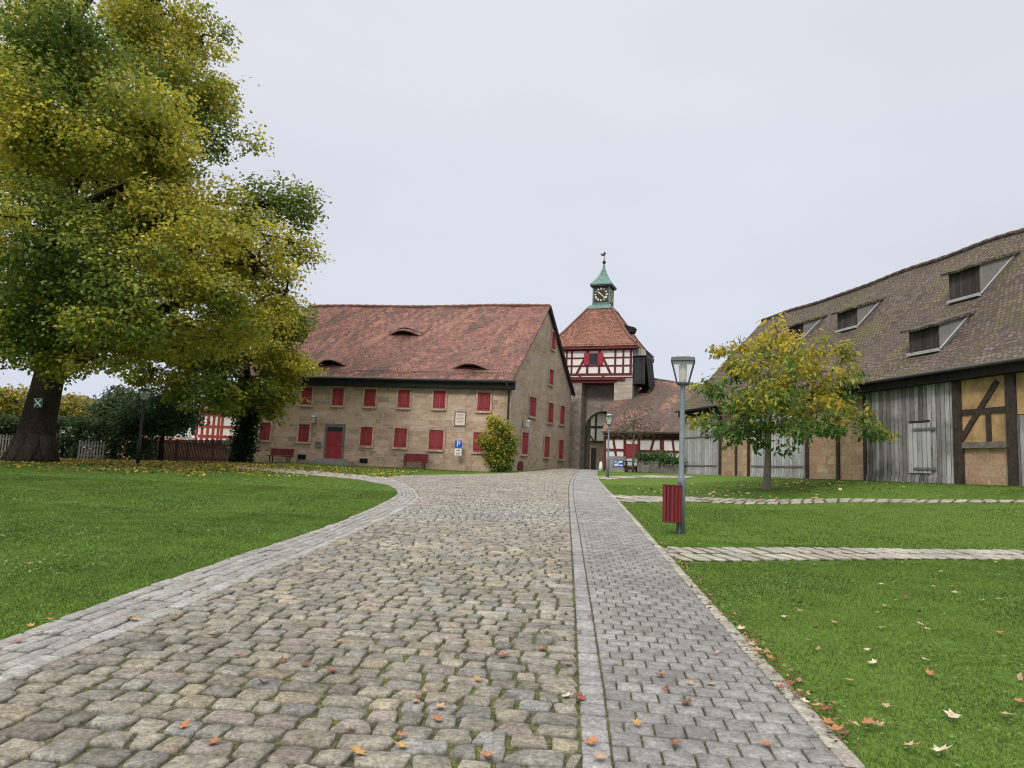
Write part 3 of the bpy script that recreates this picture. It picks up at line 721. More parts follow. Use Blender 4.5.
SP_LIME = [(60, -70, 105, 2), (150, 10, 72, 0), (70, 50, 95, -4), (172, 75, 60, 1), (205, 110, 44, 2), (115, 125, 85, -5), (20, 150, 90, -5), (185, 165, 62, -2), (255, 205, 52, 1), (288, 240, 34, 1),
           (155, 225, 80, -5), (255, 265, 58, -2), (60, 245, 90, -6), (205, 300, 58, -3), (110, 310, 68, -6), (20, 320, 70, -5), (285, 292, 36, -1), (40, 350, 45, -4), (95, 360, 36, -5), (160, 345, 46, -2), (75, 340, 46, -3), (215, 335, 40, -1), (225, 150, 34, 1),
           (-80, 100, 115, 0), (-100, 260, 100, -2), (-50, 340, 55, -3), (-20, -130, 105, 0), (120, -100, 85, 2), (30, 60, 90, 6), (100, 180, 90, 6), (180, 240, 75, 6), (20, 270, 80, 6), (120, 300, 60, 6), (200, 40, 40, 3)]
lobes = pix_lobes(SP_LIME, 32.5, 58, .82)
fork = [tp[5], tp[6], tp[7], tp[8], tp[9], tp[10]]
for lb in lobes:
    c = Vector(lb[:3]); st = min(fork, key=lambda f: (f - c).length + (4 if f.z > c.z else 0) + .4 * abs(f.z - c.z + 2))
    limb(mb, st, c, .25 if (c - st).length > 5 else .16, .05, 7, .08)
# the big limb reaching right
mb.tube([P(54, 345, 32.5), P(85, 332, 32), P(115, 325, 31), P(150, 316, 30.5), P(180, 303, 30), P(215, 290, 29.8)], [.45, .36, .33, .27, .2, .08], 9)
cl = clumps(lobes, 12, .56, 23, .88)
for q in cl:
    if random.random() < .75:
        lb = q[7]; c = Vector(lb[:3]); e_ = Vector(q[:3]); limb(mb, c.lerp(e_, -.15), e_, .075, .02, 5, .05, 4, .12)
        for _ in range(2): limb(mb, c.lerp(e_, .75), e_ + Vector((random.gauss(0, .6), random.gauss(0, .6), random.gauss(0, .35))) * q[3], .03, .008, 4, .03, 3, .1)
mb.build('trunk', MT['bark'], lime, True)
leaf_cloud('crown', cl, .17, lime, autumn(GREENS, YELLOWS, .10, 1.1, .55), 17, (.33, .33, .13), None, .45, .25, .74)
# emblem plate on the trunk
W_ = P(38.5, 403, 32.5 - .84)
pl = thing('tree_plate', 'small dark green plate with a pale cross on the big trunk', 'plate', W_)
m_ = MB(); m_.box(W_, (.42, .03, .42), R(-8)); m_.build('plate', MT['marker'], pl)
m_ = MB()
for s in (-1, 1):
    m_.tube([W_ + Vector((-.15, -.03, -.15 * s)), W_ + Vector((.15, -.05, .15 * s))], .025, 6)
m_.build('cross_mark', MT['signwhite'], pl)
for s in (-1,):
    m_ = MB(); m_.tube([W_ + Vector((-.2, -.03, .19)), W_ + Vector((.2, -.05, .19))], .014, 6); m_.build('rim', MT['steel'], pl)

# tree with ivy-clad trunk in front of the house
IB = XZ(242, 44.0)
ivy = thing('ivy_clad_tree', 'yellow-green tree with ivy-wrapped trunk before the stone house', 'tree', IB)
mb = MB(); random.seed(5)
ip = [P(x, y, 44) for x, y in ((240, 461), (243, 440), (246, 415), (248, 390), (246, 360), (244, 330))]; ip[0].z = IB.z - .1
mb.tube(ip, [.42, .33, .3, .26, .18, .08], 10)
SP_IVY = [(250, 335, 44), (218, 362, 44, -2), (282, 362, 40, -1), (185, 345, 40), (293, 330, 34), (240, 388, 38, -3), (195, 380, 30, -1), (280, 395, 26, -1), (160, 360, 36), (262, 405, 18, -1), (236, 402, 15, -1), (300, 362, 18, -2), (206, 394, 20, -3), (186, 392, 16, -2)]
lobes = pix_lobes(SP_IVY, 44, 52, .85); icl = clumps(lobes, 10, .6, 30, .85)
for lb in lobes:
    c = Vector(lb[:3]); limb(mb, min(ip[2:], key=lambda f: (f - c).length), c, .12, .03)
mb.build('trunk', MT['bark'], ivy, True)
leaf_cloud('crown', icl, .2, ivy, autumn(GREENS, YELLOWS, .10, 3.3, .7), 15, (.3, .3, .11), None, .45, .3, .74)
il = []
for i in range(9):
    t = i / 8; p = P(241 + 8 * t, 458 - 48 * t, 43.9); il.append((p.x, p.y, p.z, .62 + .2 * t, .62, .55, 42))
leaf_cloud('ivy', il, .17, ivy, lambda c, o, b: np.array([(.02, .045, .014)]) * rng.uniform(.7, 1.5, (len(c), 1)), 10, (.2, .2, .2), None, .8, .6, .85)

# autumn tree on the right lawn
AB = G(766.5, 490)
wal = thing('autumn_tree', 'small round tree with yellow top on the right lawn', 'tree', AB); YA = AB.y
mb = MB(); random.seed(9)
tp = [P(x, y, YA) for x, y in ((766.5, 491), (767.5, 470), (768, 450), (768.5, 432), (770, 405), (772, 375), (774, 340))]
mb.tube([tp[0] + Vector((0, 0, -.1))] + tp, [.21, .165, .135, .12, .115, .085, .06, .025], 10)
SP_A = [(778, 332, 22), (795, 350, 32, -1), (748, 362, 30, 1), (722, 395, 28), (770, 378, 38, -2), (820, 372, 32), (842, 350, 16, 1), (850, 385, 26, 1), (712, 424, 22, -1), (742, 412, 34, -2), (778, 412, 36, -3), (815, 412, 34, -1),
        (848, 412, 22), (875, 420, 16, 1), (868, 430, 14, -1), (730, 434, 18, -2), (795, 432, 22, -2), (700, 420, 12), (765, 352, 30, 2), (790, 385, 40, 2), (740, 342, 10), (724, 349, 8, 1), (882, 432, 8), (830, 428, 15, -2), (756, 436, 14, -2)]
lobes = pix_lobes(SP_A, YA, 40, .8); acl = clumps(lobes, 25, .42, 32, .8)
for lb in lobes:
    c = Vector(lb[:3]); st = min(tp[3:], key=lambda f: (f - c).length + (1.2 if f.z > c.z else 0)); limb(mb, st, c, .05, .012, 6, .12)
    for _ in range(4):
        d = Vector((random.gauss(0, 1), random.gauss(0, 1), random.gauss(0, 1))).normalized(); limb(mb, c, c + d * lb[3] * .8, .02, .006, 4, 0, 3)
for q in acl:
    limb(mb, Vector(q[7][:3]), Vector(q[:3]), .022, .006, 4, .05, 3)
mb.build('trunk', MT['barkpale'], wal, True)
GW = [(.08, .17, .03), (.065, .14, .028), (.11, .21, .038), (.10, .19, .045)]
YW = [(.50, .40, .04), (.56, .44, .05), (.42, .38, .05), (.34, .35, .05), (.46, .31, .04)]
leaf_cloud('crown', acl, .235, wal, autumn(GW, YW, .02, 6.1, 1.1, .62), 8, (.17, .17, .12), None, 1.2, .3, .44)

# dark tree and background trees on the left
def small_tree(name, label, px, Y, spec, dens, size, pal, r=.14, bark='bark', cat='tree', group=None, spray=12, crownbase=None):
    b = XZ(px, Y); t = thing(name, label, cat, b, group); mb = MB(); lob = pix_lobes(spec, Y, dens)
    top = Vector((b.x, b.y, max(l[2] for l in lob)))
    mb.tube([b + Vector((0, 0, -.1)), b.lerp(top, .25), b.lerp(top, .6), top], [r * 1.3, r, r * .7, r * .2], 8)
    for l in lob:
        c = Vector(l[:3]); limb(mb, b.lerp(Vector((b.x, b.y, c.z)), .75), c, r * .4, r * .1, 6)
    mb.build('trunk', MT[bark], t, True)
    leaf_cloud('crown', lob, size, t, pal, spray, (.35, .35, .14), None, .5, .45, .7); return t
dk = lambda c, o, b: np.array([(.04, .08, .025), (.05, .10, .03), (.06, .105, .034)])[rng.integers(0, 3, len(c))]
small_tree('dark_leafed_tree', 'low dark green tree with bare stem behind the left lantern', 160, 46, [(150, 410, 28), (178, 405, 26), (190, 418, 13), (132, 418, 18), (165, 423, 22)], 42, .2, dk, .16)
pale = lambda c, o, b: np.array([(.06, .10, .04), (.075, .11, .045), (.05, .085, .035)])[rng.integers(0, 3, len(c))]
small_tree('spreading_tree', 'grey-green bushy tree above the dark hedge', 112, 55, [(112, 410, 20), (125, 400, 18), (100, 418, 18), (135, 415, 18)], 34, .25, pale, .2)
yl = autumn(GREENS, [(.36, .27, .03), (.30, .25, .03), (.25, .22, .03)], .25, 2.0, .5)
small_tree('yellow_tree', 'bright yellow tree behind the fence left of the big trunk', 8, 62, [(0, 405, 26), (18, 400, 22), (-25, 400, 28), (10, 425, 20)], 24, .3, yl, .25)
small_tree('golden_tree', 'golden tree behind the hedge right of the big trunk', 75, 64, [(70, 405, 18), (85, 412, 18), (60, 415, 16), (95, 420, 14)], 24, .3, yl, .25)
small_tree('far_tree', 'dark green far tree beyond the left fence', -40, 75, [(-60, 400, 50), (-20, 410, 35)], 18, .4, dk, .3)
small_tree('far_tree', 'far green tree beyond the dark leafed tree and hedge', 150, 80, [(150, 415, 30), (180, 420, 25), (120, 420, 22)], 18, .4, pale, .3)
small_tree('conifer_tree', 'blue-green conifer top showing over the golden tree', 118, 70, [(120, 392, 9), (116, 402, 13), (112, 412, 16)], 30, .3, lambda c, o, b: np.array([(.025, .06, .035)]) * rng.uniform(.7, 1.4, (len(c), 1)), .25)

# hedge
hb = XZ(92, 45)
hedge = thing('hedge', 'tall dark clipped hedge behind the big trunk', 'hedge', hb)
hl = []
for i in range(26):
    x = -14 + i * 6.4
    for zz in (.5, 1.35, 2.1):
        p = XZ(x, 45 + .8 * random.random()); hl.append((p.x, p.y, p.z + zz + random.uniform(-.1, .12), .5, .65, .55, 18))
leaf_cloud('foliage', hl, .17, hedge, lambda c, o, b: np.array([(.035, .07, .022), (.048, .09, .028)])[rng.integers(0, 2, len(c))], 11, (.2, .2, .16), None, .4, .55, .8)
mb = MB()
for i in range(9):
    p = XZ(-10 + i * 18, 45.4); mb.tube([p, p + Vector((0, 0, 2.2))], [.06, .02], 6)
    mb.tube([p + Vector((-.6, 0, 1)), p + Vector((.9, 0, 1.1))], .03, 5)
mb.build('stem', MT['bark'], hedge)

# ------------------------------------------------------------------ stone house
HA = Vector((0.0, 47.0)); HD = Vector((-0.982, 0.19)).normalized(); HG = Vector((0.358, 0.934)).normalized()
HL, HW = 19.6, 14.2
HB = HA + HD * HL; HC = HB + HG * HW; HR = HA + HG * HW
FZ = 6.8; AP = 14.1
FR = Wall(HA, HD); FR.n = Vector((-0.19, -0.982)).normalized() if Vector((-0.19, -0.982)).dot(HG) < 0 else FR.n
GB = Wall(HA, HG); GB.n = Vector((HG.y, -HG.x))
house = thing('stone_house', 'long sandstone house with red shutters and red tiled roof', 'house', (HA.x, HA.y, 1.3))
mb = MB()
def v3(p, z): return Vector((p.x, p.y, z))
gz = .6
apr = (HA + HR) / 2; apl = (HB + HC) / 2
mb.face([v3(HA, gz), v3(HA, FZ + .5), v3(HB, FZ + .5), v3(HB, gz)][::-1])
mb.face([v3(HC, gz), v3(HR, gz), v3(HR, FZ + 1.4), v3(HC, FZ + 1.4)])
mb.face([v3(HB, gz), v3(HB, FZ + .5), v3(apl, AP - .25), v3(HC, FZ + 1.4), v3(HC, gz)][::-1])
# normals: front toward camera
mb.f = [f for f in mb.f]
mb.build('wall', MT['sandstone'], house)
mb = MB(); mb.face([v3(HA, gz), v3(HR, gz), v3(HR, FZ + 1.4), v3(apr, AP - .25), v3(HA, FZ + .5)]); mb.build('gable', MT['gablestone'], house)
# plinth course and quoins
mb = MB()
for i in range(15):
    zq = 1.25 + i * .39; ln = .75 if i % 2 else .45
    FR.box(mb, -.0, ln, zq, zq + .385, .0, .012)
mb.build('quoin', m_masonry('quoin_stone', [(0, (.33, .24, .15)), (1, (.42, .32, .22))], (.3, .24, .17), 1.2, .4, .004, .02, (.2, .15, .1), .3, 8), house)
# roof sheets
def sheet(mb, e0, e1, r1, r0, nu, nv, disp, th=.10):
    e0, e1, r1, r0 = map(Vector, (e0, e1, r1, r0)); n = (e1 - e0).cross(r0 - e0).normalized()
    if n.z < 0: n = -n
    b = len(mb.v); G_ = []
    for j in range(nv + 1):
        for i in range(nu + 1):
            u, v = i / nu, j / nv; p = e0.lerp(e1, u).lerp(r0.lerp(r1, u), v); mb.v.append(p + n * disp(u, v))
    for p in [e0, e1, r1, r0]: pass
    m1 = nu + 1
    flip = (e1 - e0).cross(r0 - e0).z < 0
    for j in range(nv):
        for i in range(nu):
            a = b + j * m1 + i; f = [a, a + 1, a + 1 + m1, a + m1]; mb.f.append(f[::-1] if flip else f)
    # skirt
    ring = [b + i for i in range(m1)] + [b + j * m1 + nu for j in range(1, nv + 1)] + [b + nv * m1 + i for i in range(nu - 1, -1, -1)] + [b + j * m1 for j in range(nv - 1, 0, -1)]
    b2 = len(mb.v); mb.v += [mb.v[k] - n * th for k in ring]
    for k in range(len(ring)):
        k2 = (k + 1) % len(ring); f = [ring[k], b2 + k, b2 + k2, ring[k2]]; mb.f.append(f[::-1] if flip else f)
    bt = list(range(b2, b2 + len(ring))); mb.f.append(bt if flip else bt[::-1])
    return n
OV = .16
eR = FR.pt(-OV, FZ + .55, .6); eL = FR.pt(HL + .3, FZ + .55, .6)
rR = v3(apr - HD * OV, AP); rL = v3(apl + HD * .3, AP - .05)
mb = MB()
hn = sheet(mb, eR, eL, rL, rR, 60, 24, lambda u, v: .05 * math.sin(u * 9) * v - .05 * math.sin(u * math.pi) * math.sin(v * math.pi) + .03 * math.sin(u * 31 + v * 7))
bkR = v3(HR - HD * OV, FZ + 1.3) + Vector((HG.x, HG.y, 0)) * .5; bkL = v3(HC + HD * .3, FZ + 1.3) + Vector((HG.x, HG.y, 0)) * .5
roof = mb.build('roof', MT['housetiles'], house)
mb = MB(); sheet(mb, bkR, bkL, rL, rR, 10, 4, lambda u, v: 0); mb.build('rear_roof', MT['housetiles'], house)
# ridge tiles
mb = MB(); pts = []
for i in range(61):
    u = i / 60; p = rR.lerp(rL, u) + hn * (.05 * math.sin(u * 9)); pts.append(p + Vector((0, 0, .02 + .03 * (i % 2))))
mb.tube(pts, .13, 8); mb.build('ridge', MT['redtiles'], house)
# verge boards on the gable
mb = MB(); gn = Vector((GB.n.x, GB.n.y, 0))
for a, b in ((bkR, rR),):
    d = (b - a).normalized(); up = d.cross(gn).normalized(); up = up if up.z > 0 else -up
    A_ = [a + up * .06, a - up * .32, a - up * .32 + gn * .06, a + up * .06 + gn * .06]; B_ = [p + (b - a) for p in A_]; mb.prism(A_, B_)
mb.build('verge_board', MT['blackboard'], house)  # the board's black includes the shadow along the rear verge
# eave soffit, gutter, snow guard, downpipe
mb = MB(); FR.box(mb, -.25, HL + .2, FZ - .05, FZ + .48, .02, .46); mb.build('eave_board_shade', MT['blackboard'], house)
mb = MB(); a = FR.pt(-.4, FZ + .46, .68); b = FR.pt(HL + .3, FZ + .46, .68); mb.tube([a, b], .085, 10); mb.build('gutter', MT['gutter'], house, True)
mb = MB(); a = FR.pt(.25, FZ + .4, .66)
mb.tube([a, FR.pt(.2, FZ + .1, .4), FR.pt(.16, FZ - .2, .1), FR.pt(.16, 1.3, .1)], .06, 8); mb.build('downpipe', MT['gutter'], house, True)
mb = MB(); up = (rR - eR).normalized()
for k in range(0, 27):
    q = eR.lerp(eL, k / 26) + up * .55; mb.tube([q, q + hn * .22], .014, 5)
mb.tube([eR + up * .55 + hn * .2, eL + up * .55 + hn * .2], .018, 6); mb.tube([eR + up * .55 + hn * .1, eL + up * .55 + hn * .1], .014, 6)
mb.build('snow_guard', MT['gutter'], house)
# eyebrow dormers
def rdisp(p):
    a = eL - eR; u = (p - eR).dot(a) / a.length_squared; v = (p - eR).dot(up) / (rR - eR).length
    return hdisp(u, v)
hdisp = lambda u, v: .05 * math.sin(u * 9) * v - .05 * math.sin(u * math.pi) * math.sin(v * math.pi) + .03 * math.sin(u * 31 + v * 7)
def eyebrow(px, py, wpx, H=.50, Lb=2.6):
    d = ray(px, py); o = Vector((0, 0, EYE)); t = (eR - o).dot(hn) / d.dot(hn); c = o + d * t + hn * -.03
    hd = Vector((HD.x, HD.y, 0)); w = wpx / FPX * c.y / 2; NU, NV = 20, 8
    mb = MB(); b = 0
    hfun = lambda s: H * math.cos(s * math.pi / 2) ** 1.6
    for j in range(NV + 1):
        for i in range(NU + 1):
            s = -1 + 2 * i / NU; v = j / NV; ww = w * (1.0 + .25 * v)
            q = c - hd * s * ww + up * (v * Lb * (1 - .45 * s * s) - .12 * (1 - abs(s)))
            mb.v.append(q + hn * (rdisp(q) + .02 + hfun(s) * (1 - v) ** 1.3 + .07 * (1 - s ** 4) * (1 - v ** 3)))
    for j in range(NV):
        for i in range(NU):
            a = j * (NU + 1) + i; mb.f.append([a, a + 1, a + NU + 2, a + NU + 1])
    n0 = len(mb.v)
    for i in range(NU + 1): mb.v.append(mb.v[i] - hn * .10)
    for i in range(NU): mb.f.append([i, n0 + i, n0 + i + 1, i + 1])
    ob = mb.build('eyebrow_dormer', MT['housetiles'], house)
    mb = MB(); A_ = []
    for i in range(NU + 1):
        s = -1 + 2 * i / NU; A_.append(c - hd * s * w * .97 + up * .22 + hn * (hfun(s) * .92 + .02))
    A_ += [c + hd * -w * .97 + up * .22, c + hd * w * .97 + up * .22]
    mb.prism(A_[:-2] + [c - hd * w * .97 + up * .22 - hn * .05, c + hd * w * .97 + up * .22 - hn * .05], [p + up * .06 for p in A_[:-2]] + [c - hd * w * .97 + up * .28 - hn * .05, c + hd * w * .97 + up * .28 - hn * .05])
    mb.build('louver', MT['darkvoid'], ob)  # solid crescent, painted dark as the shaded dormer opening
for q in ((404, 334.5, 36), (331, 365.8, 36), (470.5, 369, 40), (262, 337, 36)): eyebrow(*q)
# shuttered windows
def shutter_window(W, px, py, wpx, hpx, parent, frame='palestone', leaves=2, mat='redwood', o0=0):
    t0, z0 = W.px(px - wpx / 2, py + hpx / 2); t1, z1 = W.px(px + wpx / 2, py - hpx / 2)
    t0, t1 = min(t0, t1), max(t0, t1); fw = .13
    mb = MB()
    W.box(mb, t0 - fw, t0, z0 - .14, z1 + .2, .002, .085); W.box(mb, t1, t1 + fw, z0 - .14, z1 + .2, .002, .085)
    W.box(mb, t0, t1, z1, z1 + .2, .002, .083); W.box(mb, t0, t1, z0 - .14, z0, .002, .12)
    fo = mb.build('window', MT[frame], parent)
    for k in range(leaves):
        mb = MB(); a = t0 + (t1 - t0) * k / leaves + .012; b = t0 + (t1 - t0) * (k + 1) / leaves - .012
        W.box(mb, a, b, z0 + .02, z1 - .02, .004, .028)
        for zz in (.14, .82): W.box(mb, a + .03, b - .03, z0 + (z1 - z0) * zz, z0 + (z1 - z0) * zz + .09, .028, .05)
        mb.build('shutter', MT[mat], fo)
for q in ((274, 395.6, 12, 17), (307, 396, 12, 17), (338.4, 396.8, 12.6, 17), (370.2, 397.8, 12.6, 17), (404.2, 398.8, 12.8, 17.2), (439.6, 399.6, 13, 17.6), (484.1, 401.8, 13.4, 18),
          (265.5, 431.4, 11.8, 17), (304.2, 433, 12, 17), (366.6, 436.4, 13, 18.2), (400.7, 437.9, 13.4, 18.6), (436.4, 439.9, 15.2, 18.8), (480, 442.2, 14, 19)):
    shutter_window(FR, *q, house, 'sandstone')
for q in ((532, 407, 7.6, 17), (550, 413, 6.2, 18), (561.8, 415.4, 5.6, 16.6), (524.2, 443.4, 7.2, 20.6), (546.2, 447, 6.2, 19.4), (560.4, 449.6, 5.6, 18.4), (550.7, 377.2, 4.8, 13), (553, 341, 4.4, 14.6)):
    shutter_window(GB, *q, house, 'gablestone')
# door with fanlight, step
t0, z0 = FR.px(341, 459); t1, z1 = FR.px(327.5, 431.5); ds, dz0, dz1 = min(t0, t1), z0, z1; de = max(t0, t1)
mb = MB(); FR.box(mb, ds - .16, ds, dz0, dz1 + .55, .003, .05); FR.box(mb, de, de + .16, dz0, dz1 + .55, .003, .05); FR.box(mb, ds, de, dz1 + .33, dz1 + .55, .003, .048)
dr = mb.build('door_frame', MT['graytimber'], house)
mb = MB(); FR.box(mb, ds, de, dz0, dz1, .003, .04)
for a in (.08, .54):
    for zz in (.1, .52):
        FR.box(mb, ds + (de - ds) * a, ds + (de - ds) * (a + .38), dz0 + (dz1 - dz0) * zz, dz0 + (dz1 - dz0) * (zz + .36), .04, .055)
do = mb.build('door', MT['redwood'], house); mb = MB(); mb.tube([FR.pt(ds + .12, dz0 + 1.0, .05), FR.pt(ds + .12, dz0 + 1.0, .11), FR.pt(ds + .26, dz0 + 1.0, .11)], .015, 6); mb.build('handle', MT['steel'], do)
mb = MB(); FR.box(mb, ds, de, dz1, dz1 + .33, .003, .03)
fl = mb.build('fanlight', MT['glass'], house); 
for k in range(1, 4): mb = MB(); FR.box(mb, ds + (de - ds) * k / 4 - .02, ds + (de - ds) * k / 4 + .02, dz1 + .02, dz1 + .31, .03, .045); mb.build('glazing_bar', MT['redbeam'], fl)
mb = MB(); FR.box(mb, ds - 1.0, de + .9, 1.0, dz0 - .16, .02, 1.1); FR.box(mb, ds - .5, de + .4, dz0 - .16, dz0 - .01, .02, .7); mb.build('doorstep', MT['greywall'], house)
for px, py in ((301.8, 457), (363.6, 460.8)):
    t0, z0 = FR.px(px - 4.2, py + 2.2); t1, z1 = FR.px(px + 4.2, py - 2.2); a, b = min(t0, t1), max(t0, t1)
    mb = MB(); FR.box(mb, a, b, z0, z1, .003, .02); vo = mb.build('cellar_vent', MT['darkvoid'], house)  # plate behind the grille carries the vent's inner shade as colour
    mb = MB()
    for k in range(1, 6): FR.box(mb, a + (b - a) * k / 6 - .012, a + (b - a) * k / 6 + .012, z0, z1, .022, .04)
    mb.build('grille', MT['black'], vo)
t0, z0 = GB.px(517.2, 470); t1, z1 = GB.px(523, 461.2)
mb = MB(); n_ = 9; pts = [(t0, z0), (t1, z0)] + [((t0 + t1) / 2 + (t1 - t0) / 2 * math.cos(k / n_ * math.pi), z1 - .25 + .25 * math.sin(k / n_ * math.pi)) for k in range(n_ + 1)]
GB.poly(mb, pts, .003, .05); mb.build('cellar_hatch', MT['redbeam'], house)

# fixtures that hang on the house
def lantern_on_wall(W, px, py, label, sc=1.0):
    t, z = W.px(px, py); b = W.pt(t, z, .03); tl = thing('wall_lantern', label, 'wall lamp', b, 'lanterns on the stone house')
    n3 = Vector((W.n.x, W.n.y, 0)); c = b + n3 * .38
    mb = MB(); mb.tube([b + Vector((0, 0, -.25)), b + Vector((0, 0, .3))], .035, 6); mb.tube([b + Vector((0, 0, -.2)), b + n3 * .2 + Vector((0, 0, -.24)), c + Vector((0, 0, -.22))], .022, 6); mb.build('bracket', MT['lampdark'], tl)
    mb = MB(); mb.lathe(c, [(.08, -.22), (.17, .14), (.165, .15), (.075, -.2)], 6); mb.build('glass', MT['lampglass'], tl)
    mb = MB(); mb.lathe(c + Vector((0, 0, .15)), [(.22, 0), (.22, .03), (.10, .13), (.03, .17)], 6); mb.build('cap', MT['zinc'], tl)
    mb = MB(); mb.lathe(c + Vector((0, 0, -.2)), [(.05, 0), (.05, .26)], 8); mb.build('bulb', MT['lampcore'], tl)
lantern_on_wall(FR, 316, 420, 'small wall lantern left of the red house door')
lantern_on_wall(GB, 522.5, 424, 'small wall lantern on the gable between shutter rows')
t, z = FR.px(318.6, 444.5); b = FR.pt(t, z, .02); nb = thing('letter_box', 'small pale box on the wall left of the red door', 'box', b)
mb = MB(); FR.box(mb, t - .22, t + .22, z - .2, z + .2, .004, .14); mb.build('body', MT['palesheet'], nb, False, .01)
mb = MB(); FR.box(mb, t - .15, t + .15, z + .08, z + .11, .141, .148); mb.build('slot', MT['black'], nb)
t, z = FR.px(460.4, 419); b = FR.pt(t, z, .02); pq = thing('wall_plaque', 'pale inscribed plaque on the stone house front', 'plaque', b)
mb = MB(); FR.box(mb, t - .4, t + .4, z - .5, z + .5, .004, .05); mb.build('frame', MT['graytimber'], pq)
mb = MB(); FR.box(mb, t - .33, t + .33, z - .42, z + .42, .05, .062); mb.build('panel', m_plain('plaque_paint', (.66, .60, .55), .7, .2, .05, 4), pq)
mb = MB()
for k in range(7):
    a = random.uniform(.16, .26); FR.box(mb, t - a, t + a, z + .3 - k * .095, z + .325 - k * .095, .062, .066)
mb.build('lettering', m_plain('plaque_letters', (.32, .16, .14), .7, .2, .1, 4), pq)

# benches in front of the house
def make_bench():
    t = thing('park_bench', 'red wooden bench under the shuttered windows left of the door', 'bench', (0, 0, 0), 'red benches along the house')
    mb = MB()
    for k in range(4): mb.box((0, -.20 + k * .13, .45), (1.7, .12, .06))
    mb.build('seat', MT['maroon'], t)
    mb = MB()
    for k in range(3): mb.box((0, .25 + k * .04, .58 + k * .155), (1.7, .045, .148))
    mb.build('backrest', MT['maroon'], t)
    for s in (-.65, .65):
        mb = MB(); mb.box((s, -.2, .22), (.06, .06, .44)); mb.box((s, .2, .22), (.06, .06, .44)); mb.box((s, 0, .42), (.06, .5, .05))
        mb.prism([(s - .03, .2, .42), (s + .03, .2, .42), (s + .03, .26, .42), (s - .03, .26, .42)], [(s - .03, .33, .98), (s + .03, .33, .98), (s + .03, .38, .98), (s - .03, .38, .98)])
        mb.build('leg', MT['redbeam'], t)
    return t
bench = make_bench(); hrz = math.atan2(HD.y, HD.x) + math.pi
for i, (px, lab) in enumerate(((280, None), (414.8, 'red wooden bench below shutters between door and parking sign'))):
    t, z = FR.px(px, 460, .7); o = bench if i == 0 else copy_tree(bench); p = FR.pt(t, 0, .75); p.z = tzf(p.x, p.y); o.location = p; o.rotation_euler = (0, 0, hrz)
    if lab: o['label'] = lab

# parking sign
t, z = FR.px(458, 460, .5); p = FR.pt(t, 0, .55); p.z = tzf(p.x, p.y)
sg = thing('parking_sign', 'blue parking sign on a thin post before the stone house', 'sign', p); fx = Vector((FR.d.x, FR.d.y, 0)) * -1; fn = Vector((FR.n.x, FR.n.y, 0))
mb = MB(); mb.tube([p, p + Vector((0, 0, 1.95))], .03, 8); mb.build('post', MT['steel'], sg)
WS = Wall((p.x, p.y), (-fx.x, -fx.y)); WS.n = FR.n
mb = MB(); WS.box(mb, -.24, .24, p.z + 1.5, p.z + 1.98, .035, .05); sp_ = mb.build('panel', MT['signblue'], sg)
def text_mesh(body, size, name, mat, parent, origin, xdir, updir, ndir, depth=.006):
    cu = bpy.data.curves.new(name, 'FONT'); cu.body = body; cu.size = size; cu.align_x = 'CENTER'; cu.align_y = 'CENTER'; cu.extrude = depth
    to = bpy.data.objects.new(name, cu); COL.objects.link(to); dg = bpy.context.evaluated_depsgraph_get()
    me = bpy.data.meshes.new_from_object(to.evaluated_get(dg)); bpy.data.objects.remove(to); me.materials.clear(); me.materials.append(mat)
    m4 = Matrix(((xdir.x, updir.x, ndir.x, origin.x), (xdir.y, updir.y, ndir.y, origin.y), (xdir.z, updir.z, ndir.z, origin.z), (0, 0, 0, 1)))
    me.transform(m4); o = bpy.data.objects.new(name, me); COL.objects.link(o); adopt(o, parent); return o
text_mesh('P', .52, 'letter', MT['signwhite'], sp_, p + Vector((0, 0, 1.74)) + fn * .056, fx, Vector((0, 0, 1)), fn)
for k, (zc, h) in enumerate(((1.34, .22), (1.10, .2))):
    mb = MB(); WS.box(mb, -.24, .24, p.z + zc - h / 2, p.z + zc + h / 2, .035, .047); q = mb.build('plate', MT['signwhite'], sg)
    mb = MB(); WS.box(mb, -.13, .13, p.z + zc - .03, p.z + zc + .03, .047, .05); mb.build('symbol', MT['signblue'] if k == 0 else MT['black'], q)

# shrub at the house corner
sb = XZ(498, 45.6)
shr = thing('corner_shrub', 'tall yellow-green shrub growing at the house corner', 'shrub', sb)
lob = pix_lobes([(497, 428, 11), (505, 430, 9), (490, 440, 11), (500, 446, 13), (508, 450, 10), (490, 456, 9), (500, 460, 12), (484, 441, 6), (506, 464, 7), (494, 420, 7), (512, 440, 7)], 45.6, 130, .95)
leaf_cloud('foliage', lob, .17, shr, autumn([(.09, .18, .03), (.075, .15, .028), (.13, .22, .04)], [(.36, .38, .04), (.42, .40, .04), (.46, .36, .06)], .06, 8.0, 1.3, .5), 10, (.15, .15, .12), None, .6, .4, .6)
mb = MB()
for k in range(9):
    q = sb + Vector((random.uniform(-.5, .5), random.uniform(-.2, .2), -.05)); mb.tube([q, q + Vector((random.uniform(-.2, .2), 0, 1.2)), q + Vector((random.uniform(-.4, .4), 0, 2.6))], [.035, .03, .012], 6)
mb.build('stem', MT['barkgrey'], shr)

